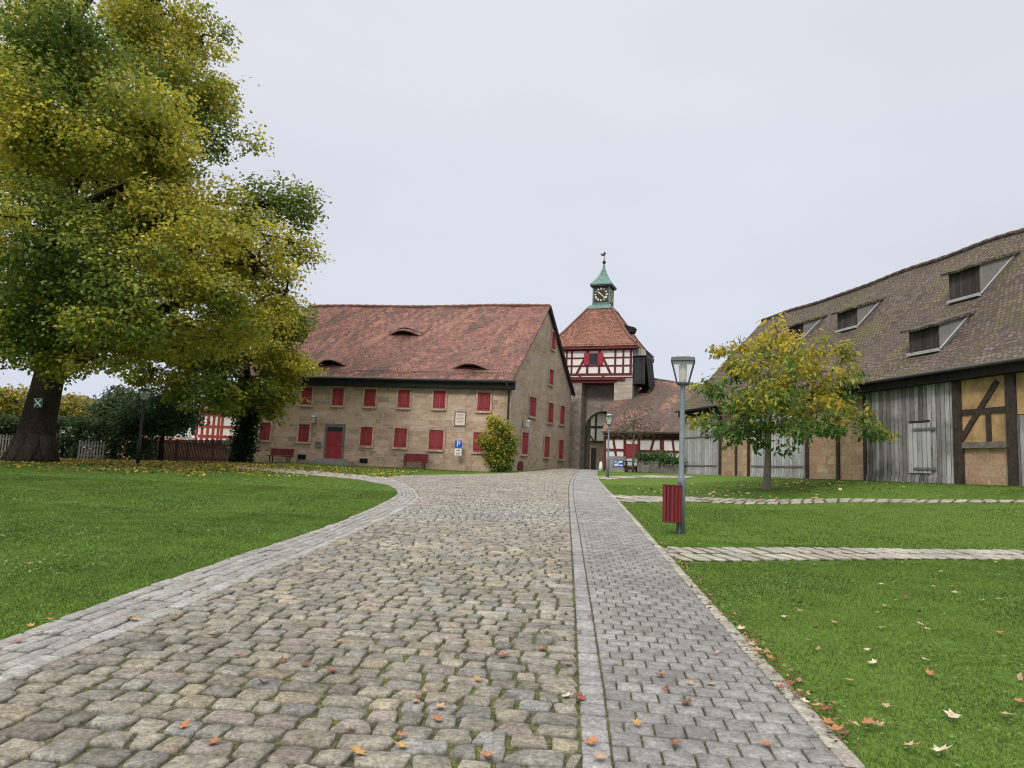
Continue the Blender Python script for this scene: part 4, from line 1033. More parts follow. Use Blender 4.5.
# ------------------------------------------------------------------ gate tower
TR = P(632.5, 376, 59.4); TD = Vector((-.93, .37)).normalized(); TW_ = 7.1
TF = Wall((TR.x, TR.y), TD); TF.n = Vector((-TD.y, TD.x)) if Vector((-TD.y, TD.x)).y < 0 else Vector((TD.y, -TD.x))
inn = Vector((-TF.n.x, -TF.n.y))
def tf(px, py, o=0): return TF.px(px, py, o)
tower = thing('gate_tower', 'half-timbered gate tower with red roof and green clock lantern', 'tower', (TR.x, TR.y, 1.9))
zB = tf(600, 377)[1]; zT = tf(600, 347)[1]; DEP = 7.2
gzt = 1.2
# shaft: two piers, recessed wall with pointed opening
tP = tf(614, 390)[0]; tQ = tf(580, 440)[0]
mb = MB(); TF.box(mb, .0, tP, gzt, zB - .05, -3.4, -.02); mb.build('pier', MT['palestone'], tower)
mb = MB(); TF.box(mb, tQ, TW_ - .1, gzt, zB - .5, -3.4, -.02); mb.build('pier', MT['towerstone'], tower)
ta = tf(583, 440, -1.6)[0]; tb_ = tP - .55
za = tf(600, 411, -1.6)[1]; cx_ = (ta + tb_) / 2; hw_ = (ta - tb_) / 2; zs = za - hw_ * 1.15
mb = MB(); N_ = 12
arch = []
for k in range(N_ + 1):
    x = -1 + 2 * k / N_; y = math.sqrt(max(0, 1 - abs(x) ** 1.9)); arch.append((cx_ + x * hw_, zs + y * (za - zs)))
top = zB - .5
full = [(tP, top)] + [(tP, gzt)] + [(tb_, gzt)] + arch + [(ta, gzt), (tQ, gzt), (tQ, top)]
# wall with opening as strips
cols_ = [(tP, tb_)] + [(arch[k][0], arch[k + 1][0]) for k in range(N_)] + [(ta, tQ)]
def archwall(o0, o1, mbx, lowz):
    TF.box(mbx, tP, tb_, lowz, top, o0, o1); TF.box(mbx, ta, tQ, lowz, top, o0, o1)
    for k in range(N_):
        (x0, y0), (x1, y1) = arch[k], arch[k + 1]
        TF.poly(mbx, [(x0, y0), (x1, y1), (x1, top), (x0, top)], o0, o1)
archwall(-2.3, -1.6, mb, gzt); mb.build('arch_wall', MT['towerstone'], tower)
mb = MB()
for k in range(N_):
    (x0, y0), (x1, y1) = arch[k], arch[k + 1]; c = Vector((cx_, zs))
    def outp(x, y): d = (Vector((x, y)) - c); return tuple(c + d * 1.14)
    TF.poly(mb, [(x0, y0), (x1, y1), outp(x1, y1), outp(x0, y0)], -1.6, -1.52)
for s, tt in ((0, ta), (1, tb_)):
    TF.box(mb, min(tt, tt + (.3 if s == 0 else -.3)), max(tt, tt + (.3 if s == 0 else -.3)), gzt, zs, -1.6, -1.53)
mb.build('arch_surround', MT['towerstone'], tower)
# timber storey
mb = MB(); TF.box(mb, -.0, TW_, zB, zT + .15, -DEP, 0.12); mb.build('upper_wall', MT['plaster'], tower)
mb = MB(); TF.box(mb, tP - .2, TW_, zB - .5, zB - .28, -2.2, .02); TF.box(mb, tP - .9, TW_, zB - .28, zB - .002, -2.0, .16); mb.build('lintel', MT['redbeam'], tower)
mb = MB(); o0, o1 = .1, .17
def hb_(py, wd, x0=0., x1=TW_): z = tf(600, py)[1]; TF.beam(mb, (x0, z), (x1, z), wd, o0, o1)
hb_(349.5, .26); hb_(358, .12); hb_(366, .13); hb_(374.6, .2)
tpx = lambda px, py=362: tf(px, py)[0]
zt_, zb2 = tf(600, 349)[1], tf(600, 375)[1]
for px, wd in ((567, .16), (572.2, .16), (587.9, .2), (599.8, .2), (615.6, .17), (623.6, .16), (631.2, .2)):
    TF.beam(mb, (tpx(px), zb2), (tpx(px), zt_), wd, o0 - .001, o1 + .004)
for a, b in (((577, 374), (586, 357)), ((611, 374), (603, 357))): TF.beam(mb, tf(*a), tf(*b), .2, o0 - .002, o1 + .002)
for px in (581, 604): TF.beam(mb, (tpx(px), zB + .02), (tpx(px), zb2), .22, o0, o1 + .003)
mb.build('timber_frame', MT['redbeam'], tower)
# right side frame
TS = Wall((TR.x, TR.y), (inn.x, inn.y)); TS.n = -TD
mb = MB()
for t in (.15, 2.2, 4.5, 7.0): TS.beam(mb, (t, zB), (t, zT + .1), .24, -.02, .05)
for z in (zB + .15, (zB + zT) / 2, zT): TS.beam(mb, (0, z), (DEP, z), .2, -.02, .046)
mb.build('side_frame', MT['redbeam'], tower)
t0, z0 = tf(597.9, 364.6); t1, z1 = tf(590, 353.6)
mb = MB(); TF.box(mb, t0, t1, z0, z1, .12, .19); wo = mb.build('window', MT['redbeam'], tower)
mb = MB()
for k in (0, 1):
    a = t0 + .07 + (t1 - t0 - .1) * k / 2
    for j in (0, 1): TF.box(mb, a, a + (t1 - t0 - .1) / 2 - .05, z0 + .07 + (z1 - z0 - .1) * j / 2, z0 + .02 + (z1 - z0 - .1) * (j + 1) / 2, .19, .195)
mb.build('pane', MT['glass'], wo)
for a in ((584.5, 589.6), (598.3, 603.6)):
    x0 = tpx(a[1]); x1 = tpx(a[0]); mb = MB(); TF.box(mb, x0, x1, z0 - .05, z1 + .02, .172, .225); mb.build('shutter', MT['redwood'], tower)
# main roof, bell-cast
cT = Vector((TR.x, TR.y)) + TD * (TW_ / 2 + .12) + inn * DEP / 2
zl = P(603, 310, cT.y).z
def ringp(hx, hy, z): return [v3(cT + TD * a * hx + inn * b * hy, z) for a, b in ((-1, -1), (1, -1), (1, 1), (-1, 1))]
ze = zT + .1
levels = [(TW_ / 2 + .55, DEP / 2 + .55, ze - .1), (TW_ / 2 + .45, DEP / 2 + .45, ze + .12), (TW_ / 2 - .1, DEP / 2 - .1, ze + .62), (TW_ / 2 - .8, DEP / 2 - .75, ze + 1.5), (1.05, 1.05, zl)]
mb = MB()
for (a, b) in zip(levels[:-1], levels[1:]):
    A_, B_ = ringp(*a), ringp(*b)
    for k in range(4): k2 = (k + 1) % 4; f = [A_[k], A_[k2], B_[k2], B_[k]]; mb.face(f)
mb.face(ringp(*levels[0])); 
# orient normals outward
def fix(mbx, c):
    for i, f in enumerate(mbx.f):
        vs = [mbx.v[k] for k in f]; n = (vs[1] - vs[0]).cross(vs[2] - vs[0]); m = sum(vs, Vector()) / len(vs)
        if n.dot(m - c) < 0: mbx.f[i] = f[::-1]
fix(mb, v3(cT, ze + .5)); mb.build('roof', MT['towertiles'], tower)
mb = MB(); A_ = ringp(TW_ / 2 + .5, DEP / 2 + .5, ze - .34); B_ = ringp(TW_ / 2 + .5, DEP / 2 + .5, ze - .105); mb.prism(A_, B_); mb.build('cornice', MT['redbeam'], tower)
for k in range(4):
    mb = MB(); pts = [ringp(*l)[k] + Vector((0, 0, .03)) for l in levels[1:]]; mb.tube(pts, .11, 6); mb.build('hip_ridge', MT['redtiles'], tower)
# roof hatch on right slope
hc = v3(cT - TD * 2.55 + inn * -.4, ze + 2.05)
mb = MB(); d_ = Vector((-TD.x, -TD.y, 0)); i_ = Vector((inn.x, inn.y, 0))
A_ = [hc - i_ * .5 + d_ * -.6 + Vector((0, 0, -.5)), hc - i_ * .5 + d_ * .5 + Vector((0, 0, -.35)), hc - i_ * .5 + d_ * .65 + Vector((0, 0, .05)), hc - i_ * .5 + d_ * -.6 + Vector((0, 0, .42))]
mb.prism(A_, [p + i_ * 1.0 for p in A_]); mb.build('roof_hatch', MT['blackboard'], tower)
# clock lantern
lw = .74
zt2 = P(603, 287.5, cT.y).z
mb = MB(); A_ = ringp(1.22, 1.22, zl - .12); B_ = ringp(.95, .95, zl + .28); mb.prism(A_, B_); mb.build('lantern_base', MT['copper'], tower)
mb = MB(); mb.prism(ringp(lw, lw, zl + .25), ringp(lw, lw, zt2 + .05)); ln_ = mb.build('lantern', MT['coppergrey'], tower)
mb = MB()
for a in (-1, 1):
    for b in (-1, 1): q = cT + TD * a * lw + inn * b * lw; mb.tube([v3(q, zl + .25), v3(q, zt2 + .05)], .09, 4)
mb.build('corner_post', MT['copper'], ln_)
sh = zt2 + .05; zsp = P(603, 269, cT.y).z; prof = [(1.04, 0), (1.0, .12), (.74, .42), (.46, .85), (.25, 1.3), (.12, zsp - sh), (.05, zsp - sh + .5)]
mb = MB()
for a, b in zip(prof[:-1], prof[1:]):
    A_, B_ = ringp(a[0], a[0], sh + a[1]), ringp(b[0], b[0], sh + b[1])
    for k in range(4): k2 = (k + 1) % 4; mb.face([A_[k], A_[k2], B_[k2], B_[k]])
mb.face(ringp(1.04, 1.04, sh)); fix(mb, v3(cT, sh + .3)); mb.build('spire', MT['copper'], tower)
mb = MB(); A_ = ringp(.99, .99, sh - .14); mb.prism(A_, ringp(.99, .99, sh - .01)); mb.build('spire_cornice', MT['black'], tower)
zf = zsp + .45
mb = MB(); c3 = v3(cT, zf); mb.tube([c3, c3 + Vector((0, 0, 1.15))], [.05, .02], 6); mb.lathe(c3, [(.02, .0), (.13, .08), (.17, .2), (.13, .32), (.02, .4)], 10); fin = mb.build('finial', MT['black'], tower, True)
mb = MB(); q = c3 + Vector((0, 0, .88)); X_ = Vector((TD.x, TD.y, 0))
pr = [(-.1, 0), (.0, -.08), (.2, -.06), (.34, .02), (.36, .2), (.22, .12), (.1, .14), (.06, .3), (-.06, .3), (-.12, .18), (-.2, .14), (-.1, .1)]
mb.prism([q + X_ * a + Vector((0, 0, b)) - i_ * .012 for a, b in pr], [q + X_ * a + Vector((0, 0, b)) + i_ * .012 for a, b in pr]); mb.build('weathervane', MT['black'], fin)
# clock faces on front and right side
def clock(Wc, t, zc, r=.63):
    mb = MB(); pts = [(t + 1.08 * r * a, zc + 1.12 * r * b) for a, b in ((-1, -1), (1, -1), (1, 1), (-1, 1))]; Wc.poly(mb, pts, .0, .03); cf = mb.build('clock_face', MT['black'], tower)
    mb = MB(); num = ['XII', 'I', 'II', 'III', 'IIII', 'V', 'VI', 'VII', 'VIII', 'IX', 'X', 'XI']
    sx = -1 if Wc.d.cross(Wc.n) > 0 else 1
    def stroke(a, r0, r1, off0, off1, wd):
        ca, sa = math.sin(a), math.cos(a)
        p0 = (t + sx * (ca * r0 + sa * off0), zc + sa * r0 - ca * off0); p1 = (t + sx * (ca * r1 + sa * off1), zc + sa * r1 - ca * off1); Wc.beam(mb, p0, p1, wd, .031, .045)
    for k, s in enumerate(num):
        a = k / 12 * 2 * math.pi; n = len(s); st = .06
        for i, ch in enumerate(s):
            o = (i - (n - 1) / 2) * st
            if ch == 'I': stroke(a, .72 * r, .98 * r, o, o, .05)
            elif ch == 'V': stroke(a, .72 * r, .98 * r, o, o - .035, .034); stroke(a, .72 * r, .98 * r, o, o + .035, .03)
            else: stroke(a, .72 * r, .98 * r, o - .035, o + .035, .034); stroke(a, .72 * r, .98 * r, o + .035, o - .035, .03)
    mb.build('numerals', MT['gold'], cf)
    mb = MB()
    for hang, ln, wd in ((2 * math.pi * (10 + 22 / 60) / 12, .36, .09), (2 * math.pi * 22 / 60, .56, .07)):
        p0 = (t, zc); p1 = (t + sx * math.sin(hang) * ln, zc + math.cos(hang) * ln); Wc.beam(mb, p0, p1, wd, .046, .06)
    mb.build('clock_hands', MT['gold'], cf)
lf = cT - inn * lw; WC = Wall((lf.x, lf.y), (TD.x, TD.y)); WC.n = TF.n; clock(WC, 0, (zl + zt2) / 2 + .22)
lr = cT - TD * lw; WC2 = Wall((lr.x, lr.y), (inn.x, inn.y)); WC2.n = -TD; clock(WC2, 0, (zl + zt2) / 2 + .22)
# dark boarded bay on the tower's right side
by0 = P(637, 385, 59.6)
zb0 = P(640, 384, 59.6).z; zb1 = P(640, 356, 59.6).z
mb = MB(); TS.box(mb, .25, 3.0, zb0, zb1, .05, 1.0); bay = mb.build('boarded_bay', MT['darkplank'], tower)
mb = MB()
A_ = [TS.pt(.1, zb1 + .05, 1.6), TS.pt(.1, zb1 + .72, .3), TS.pt(.1, zb1 + .80, .3), TS.pt(.1, zb1 + .13, 1.65)]; A_ = [TS.pt(.05, zb1, -.3), TS.pt(.05, zb1, 1.12), TS.pt(.05, zb1 + .5, 1.0), TS.pt(.05, zb1 + .75, -.3)]
mb.prism(A_, [p + i_ * 3.1 for p in A_]); mb.build('bay_roof', MT['graywood'], bay)
mb = MB(); e0 = TS.pt(.2, zb1 + .5, 1.06); e1 = TS.pt(.2, zb0 - .2, 1.4)
A_ = [e0, e1, e1 + Vector((0, 0, -.3)), e0 + Vector((0, 0, -.05)) - d_ * .06]; mb.prism([p - i_ * .08 for p in A_], [p + i_ * 2.8 for p in A_]); mb.build('bay_side_board', MT['blackboard'], bay)

# ------------------------------------------------------------------ house seen through the arch
cw = P(592, 466, 74); CW = Wall((P(640, 466, 70).x, 70.0), (-.9, .42)); CW.n = Vector((-.42, -.9)).normalized()
court = thing('courtyard_house', 'half-timbered house seen through the gate arch', 'house', (CW.A.x, CW.A.y, 2.1))
zm = CW.px(597, 443)[1]
mb = MB(); CW.box(mb, -4, 9, 1.2, zm, -5, 0); mb.build('wall', MT['gablestone'], court)
mb = MB(); CW.box(mb, -4, 9, zm, zm + 3.2, -5, .12); mb.build('upper_wall', MT['plaster'], court)
mb = MB()
for t in np.arange(-3.8, 9, 1.05): CW.beam(mb, (t, zm), (t, zm + 3.2), .17, .1, .17)
for z in (zm + .12, zm + 1.6, zm + 3.1): CW.beam(mb, (-4, z), (9, z), .2, .1, .165)
for t in np.arange(-3.6, 8, 2.1): CW.beam(mb, (t, zm + .2), (t + .9, zm + 1.5), .14, .1, .16)
mb.build('timber_frame', MT['darktimber'], court)
t0, z0 = CW.px(595.4, 466); t1, z1 = CW.px(591.4, 448); mb = MB(); CW.box(mb, t0, t1, 1.5, z1, .0, .05); mb.build('door', MT['darktimber'], court)
mb = MB(); sheet(mb, CW.pt(-4.5, zm + 3.1, .6), CW.pt(9.5, zm + 3.1, .6), CW.pt(9.5, zm + 6.5, -3), CW.pt(-4.5, zm + 6.5, -3), 8, 4, lambda u, v: 0); mb.build('roof', MT['redtiles'], court)

# ------------------------------------------------------------------ low half-timbered gatehouse
l0 = P(604, 433, 53.2); l1 = P(683, 434, 50.4)
LD = Vector((l1.x - l0.x, l1.y - l0.y)).normalized(); LW = Wall((l0.x, l0.y), (LD.x, LD.y)); LW.n = Vector((LD.y, -LD.x)); LLen = (l1 - l0).length + 1.2
lowh = thing('low_gatehouse', 'low half-timbered house with tiled roof leaning on the tower', 'house', (l0.x, l0.y, 1.6))
linn = Vector((-LW.n.x, -LW.n.y)); ez = LW.px(640, 433.5)[1]
Wl = LW  # wall plane set back under the eave
def lb(px, py): return LW.px(px, py, -.55)
mb = MB(); LW.box(mb, -.05, LLen, .9, ez + .25, -6.0, -.55); mb.build('wall', MT['plaster'], lowh)
mb = MB(); LW.box(mb, -.05, LLen, .9, lb(640, 470)[1] + .12, -.56, -.5); mb.build('plinth', MT['greywall'], lowh)
mb = MB(); o0, o1 = -.56, -.48
def lbeam(a, b, wd, k=0): LW.beam(mb, lb(*a), lb(*b), wd, o0 - .001 * k, o1 + .002 * k)
lbeam((604, 437.5), (690, 438.2), .26); lbeam((604, 449.5), (626, 450), .16, 1); lbeam((638, 451), (690, 452), .16, 1); lbeam((604, 467), (690, 470), .2, 1)
for k, (a, b, wd) in enumerate((((605, 438), (605, 470), .2), ((613.3, 438), (616.8, 460), .16), ((625, 438), (625, 470), .2), ((639, 438), (639, 470), .2), ((654, 439), (648.5, 460), .16), ((662, 438), (662, 470), .3), ((672.5, 439), (675, 458), .15), ((684, 438), (684, 470), .22))): lbeam(a, b, wd, 2 + k % 3)
mb.build('timber_frame', MT['redbeam'], lowh)
t0, z0 = lb(626, 457.5); t1, z1 = lb(638.2, 444); mb = MB(); LW.box(mb, t0, t1, z0, z1, -.55, -.46); mb.build('shutter', MT['redwood'], lowh)
mb = MB(); LW.box(mb, -.1, LLen, ez - .12, ez + .12, -.6, -.1); mb.build('eave_board_shade', MT['blackboard'], lowh)  # dark strip drawn in place of the shadow below the eave
# roof: eave -> meets tower face -> ridge beyond tower's corner
e0 = LW.pt(-.15, ez + .12, .05); e1 = LW.pt(LLen + .2, ez + .12, .05)
def on_tower(px, py):
    t, z = TF.px(px, py, .03); return TF.pt(t, z, .03)
k1 = on_tower(634, 398.5)
rn = (e1 - e0).cross(k1 - e0).normalized(); rn = rn if rn.z > 0 else -rn
def on_roof(px, py):
    d = ray(px, py); o = Vector((0, 0, EYE)); return o + d * ((e0 - o).dot(rn) / d.dot(rn))
k0 = on_roof(610.5, 401); ri0 = on_roof(649, 378.5); ri1 = on_roof(708, 386)
NR = 14
def roof_strip(mb, A, B, C_, D):      # quad A-B (low) to D-C (high), gently uneven
    return sheet(mb, A, B, C_, D, NR, 12, lambda u, v: .05 * math.sin(u * 5 + v * 4 + A.x) * math.sin(math.pi * min(1, max(0, v))) )
def lowpoint(p):                        # foot of the slope line through p on the eave
    d = (e1 - e0).normalized(); return e0 + d * (p - e0).dot(d)
mb = MB()
def poly_slab(mb, pts, th=.12): mb.prism([p - rn * th for p in pts], pts)
poly_slab(mb, [e0, e1, ri1, ri0, k1, k0])
fix_c = (e0 + e1 + ri0) / 3 - rn * .06
for q_, f_ in enumerate(mb.f):
    vs_ = [mb.v[k] for k in f_]; n_ = (vs_[1] - vs_[0]).cross(vs_[2] - vs_[0]); c_ = sum(vs_, Vector()) / len(vs_)
    if q_ < 2 and n_.dot(c_ - fix_c) < 0: mb.f[q_] = f_[::-1]
mb.build('roof', MT['lowtiles'], lowh)
mb = MB(); mb.tube([ri0, ri0.lerp(ri1, .5) + Vector((0, 0, -.08)), ri1], .13, 8); mb.build('ridge', MT['lowtiles'], lowh)
mb = MB(); sheet(mb, ri0 + Vector((linn.x * 5, linn.y * 5, -3.5)), ri1 + Vector((linn.x * 5, linn.y * 5, -3.5)), ri1, ri0, 6, 3, lambda u, v: 0); mb.build('rear_roof', MT['lowtiles'], lowh)

# things in front of it
def ground_at(px, Y): return XZ(px, Y)
p = ground_at(617, 51.5); bn = thing('info_board', 'grey board with a blue and white banner by the gatehouse', 'board', p)
WB = Wall((p.x, p.y), (LD.x, LD.y)); WB.n = LW.n
mb = MB(); WB.box(mb, -.62, .62, p.z, p.z + 1.12, -.25, 0); mb.build('panel', MT['greywall'], bn)
mb = MB(); WB.box(mb, -.28, .52, p.z + .35, p.z + .85, .0, .012); ba = mb.build('banner', MT['signblue'], bn)
mb = MB()
for a, b, c, d in ((-.2, .1, .42, .58), (.16, .44, .42, .52), (-.22, -.02, .68, .78), (.1, .4, .66, .8), (.0, .12, .6, .66)): WB.box(mb, a, b, p.z + c, p.z + d, .012, .016)
mb.build('print', MT['signwhite'], ba)
p = ground_at(600.6, 53); bo = thing('white_bollard', 'short white stone bollard at the gate passage', 'bollard', p)
mb = MB(); mb.lathe(p, [(.16, 0), (.15, .3), (.1, .62), (.04, .7)], 10); mb.build('post', MT['plaster'], bo, True)
# picnic table
p = ground_at(632, 50.6); pt_ = thing('wooden_table', 'dark wooden table with benches before the gatehouse', 'table', p)
mb = MB(); mb.box(p + Vector((0, 0, .74)), (1.1, .7, .05), .2); mb.build('table_top', MT['darktimber'], pt_)
for s in (-.4, .4):
    mb = MB(); mb.tube([p + Vector((s, -.3, 0)), p + Vector((s, .25, .72))], .04, 6); mb.tube([p + Vector((s, .3, 0)), p + Vector((s, -.25, .72))], .04, 6); mb.build('leg', MT['darktimber'], pt_)
for s in (-.62, .62): mb = MB(); mb.box(p + Vector((0, s, .44)), (1.1, .24, .045), .2); mb.box(p + Vector((-.4, s, .21)), (.06, .2, .42)); mb.box(p + Vector((.4, s, .21)), (.06, .2, .42)); mb.build('seat', MT['darktimber'], pt_)
def planter(px, Y, wd, dp, h, label, dens=34):
    p = ground_at(px, Y); t = thing('planter', label, 'planter', p, 'planters before the gatehouse'); Wp = Wall((p.x, p.y), (LD.x, LD.y)); Wp.n = LW.n
    mb = MB(); Wp.box(mb, -wd / 2, wd / 2, p.z, p.z + h, -dp / 2, dp / 2); Wp.box(mb, -wd / 2 - .03, wd / 2 + .03, p.z + h - .08, p.z + h + .02, -dp / 2 - .03, dp / 2 + .03); mb.build('box', MT['graytimber'], t)
    lob = [(*(Wp.pt(a, p.z + h + .28 + random.uniform(-.05, .2), 0)), .42, .4, .38, dens) for a in np.arange(-wd / 2 + .2, wd / 2, .42)]
    leaf_cloud('foliage', lob, .16, t, lambda c, o, b: np.array([(.07, .15, .04), (.05, .11, .03), (.10, .18, .05)])[rng.integers(0, 3, len(c))], 8, (.15, .15, .12), None, .7, .3, .6)
planter(652, 49.4, 1.9, .7, .75, 'grey wooden planter with leafy plants near the wooden table')
planter(672, 48.3, 1.3, .6, .6, 'short planter with drooping plants beside the barn end')
p = ground_at(644.5, 48.8); pb = thing('stone_trough', 'small pale stone block leaning on the grey planter', 'block', p)
mb = MB(); mb.box(p + Vector((0, -.1, .26)), (.5, .3, .52), .25); mb.build('block', MT['palesheet'], pb, False, .03)
# thin-leaved bush-tree
brn = lambda c, o, b: np.array([(.09, .085, .045), (.075, .085, .04), (.11, .095, .06), (.06, .075, .035)])[rng.integers(0, 4, len(c))]
small_tree('sparse_tree', 'sparse grey-brown small tree before the gatehouse roof', 633, 49.6, [(633, 418, 17), (618, 426, 13), (648, 426, 14), (633, 432, 16), (655, 432, 9), (612, 434, 8), (640, 408, 10)], 42, .10, brn, .07, 'barkgrey', 'tree', None, 7)

# ------------------------------------------------------------------ barn
BW = Wall((BA[0], BA[1]), (BD[0], BD[1])); BW.n = Vector((BN[0], BN[1]))
binn = Vector((-BN[0], -BN[1]))
barn = thing('barn', 'long barn with mossy tiled roof, dormers and grey plank doors', 'barn', (BA[0], BA[1], 1.7))
EZ = 5.95; T0, T1 = -9.0, 25.4; BHALF = 6.2; RZ = 12.95
zg = 1.35
bp = lambda px, py, o=0: BW.px(px, py, o)
# core walls (stone)
mb = MB(); BW.box(mb, T0, T1, zg, EZ + .4, -2 * BHALF, -.02); mb.build('wall', MT['barnstone'], barn)
# gable end to the left
mb = MB(); A_ = [BW.pt(T1 - .02, EZ + .3, 0), BW.pt(T1 - .02, RZ - .2, -BHALF), BW.pt(T1 - .02, EZ + .3, -2 * BHALF)]; mb.prism(A_, [BW.pt(T1 - .25, p.z, (0, -BHALF, -2 * BHALF)[i]) for i, p in enumerate(A_)]); mb.build('gable', MT['graywood'], barn)
be0 = BW.pt(T0 - .3, EZ, .55); be1 = BW.pt(T1 + .35, EZ, .55); br0 = BW.pt(T0 - .3, RZ, -BHALF); br1 = BW.pt(T1 + .35, RZ, -BHALF)
sagf = lambda u, v: (.05 * math.sin(u * 13 + 1) + .02 * math.sin(u * 31)) * (.3 + v) + .03 * math.sin(u * 40 + v * 9) - .14 * math.sin(v * math.pi)
mb = MB(); bn_ = sheet(mb, be0, be1, br1, br0, 110, 22, sagf); mb.build('roof', MT['barntiles'], barn)
mb = MB(); sheet(mb, BW.pt(T0 - .3, EZ, -2 * BHALF - .5), BW.pt(T1 + .35, EZ, -2 * BHALF - .5), br1, br0, 10, 4, lambda u, v: 0); mb.build('rear_roof', MT['barntiles'], barn)
mb = MB(); pts = [br0.lerp(br1, i / 110) + bn_ * sagf(i / 110, 1) + Vector((0, 0, .03 + .025 * (i % 2))) for i in range(111)]; mb.tube(pts, .12, 8); mb.build('ridge', MT['barntiles'], barn)
mb = MB(); BW.box(mb, T0, T1, EZ - .38, EZ - .05, .0, .45); mb.build('eave_board_shade', MT['blackboard'], barn)  # near-black strip painting the shadow band under the roof overhang
mb = MB(); a = BW.pt(T0, EZ - .02, .62); b = BW.pt(T1, EZ - .02, .62); mb.tube([a, b], .07, 8); mb.build('gutter', MT['gutter'], barn, True)
topz = EZ - .3
def rect(px0, px1, py_b, py_m=440): # t range between two columns, bottom z
    return sorted((bp(px0, py_m)[0], bp(px1, py_m)[0])), bp((px0 + px1) / 2, py_b)[1]
# big plank wall and its wicket
(ta_, tb2), zb3 = rect(868.5, 957.5, 483.5)
mb = MB(); BW.box(mb, ta_, tb2, zb3 + .28, topz, .0, .09); BW.box(mb, ta_ - .02, tb2 + .02, zb3 + .0, zb3 + .28, .0, .13); pw = mb.build('barn_door', MT['graywood'], barn)
t0, z1 = bp(911, 424); t1, z0 = bp(934.5, 473.5)
mb = MB(); BW.box(mb, min(t0, t1), max(t0, t1), z0, z1, .09, .135); a, b = min(t0, t1), max(t0, t1)
wk = mb.build('wicket_door', MT['palewood'], pw)
mb = MB()
for zz in (z0 + .12, z1 - .3): BW.box(mb, a - .25, b - .25, zz, zz + .1, .135, .165)
mb.build('hinge', MT['graytimber'], wk)
mb = MB(); BW.box(mb, a + .06, b - .04, z1 + .03, z1 + .1, .09, .14); mb.build('lintel', MT['darktimber'], wk)
# posts
for px, wd in ((960.3, .34), (1015, .36)):
    mb = MB(); t = bp(px, 440)[0]; BW.box(mb, t - wd / 2, t + wd / 2, 1.5, topz, .0, .16); mb.build('door_post', MT['darktimber'], barn)
# ochre timber panel
tl_ = bp(962.5, 440)[0]; tr_ = bp(1012.5, 440)[0]; tl_, tr_ = max(tl_, tr_), min(tl_, tr_)
zr2 = bp(985, 445)[1]; zr1 = bp(985, 411)[1]
mb = MB(); BW.box(mb, tr_, tl_, zr2, topz, -.0, .05); mb.build('infill', MT['ochre'], barn)
mb = MB(); BW.beam(mb, (tl_, zr1), (tr_, zr1), .2, .045, .10)
BW.beam(mb, bp(963, 440), bp(999, 381), .21, .046, .106); t = bp(990.5, 430)[0]; BW.beam(mb, (t, zr2), (t, zr1), .2, .044, .094); mb.build('timber_frame', MT['darktimber'], barn)
mb = MB(); BW.beam(mb, (tl_, zr2), (tr_, zr2), .22, .046, .11); mb.build('sill_beam', MT['graytimber'], barn)
# right-hand door beyond the post and a second panel
(c0, c1), zb4 = rect(1018.5, 1080, 489)
mb = MB(); BW.box(mb, c0, c1, zb4, bp(1024, 415)[1], .0, .08); mb.build('barn_door', MT['graywood'], barn)
mb = MB(); BW.box(mb, c0, c1, bp(1024, 414)[1], topz, 0, .05); mb.build('infill', MT['ochre'], barn)
# middle and left plank doors
for a, b, yb, tm in ((752.5, 805.5, 478, 1.0), (684.5, 718.5, 475, 1.0)):
    (c0, c1), zb5 = rect(a, b, yb, 450); mb = MB(); BW.box(mb, c0, c1, zb5 + .2, topz - .35, .0, .09); BW.box(mb, c0 - .02, c1 + .02, zb5 - .02, zb5 + .2, .0, .12)
    d = mb.build('barn_door', MT['palewood'], barn)
    mb = MB()
    for zz in (zb5 + .55, zb5 + 2.4): BW.box(mb, c0 + .05, c1 - .05, zz, zz + .1, .09, .12)
    mb.build('ledge', MT['graytimber'], d)
for px in (720.5, 736.5, 749, 807.5, 838.5, 866):
    mb = MB(); t = bp(px, 450)[0]; wd = .2 if px != 736.5 else .16; BW.box(mb, t - wd / 2, t + wd / 2, 1.6, topz + .02, -.01, .07)
    mb.build('wall_post', MT['darktimber'], barn)
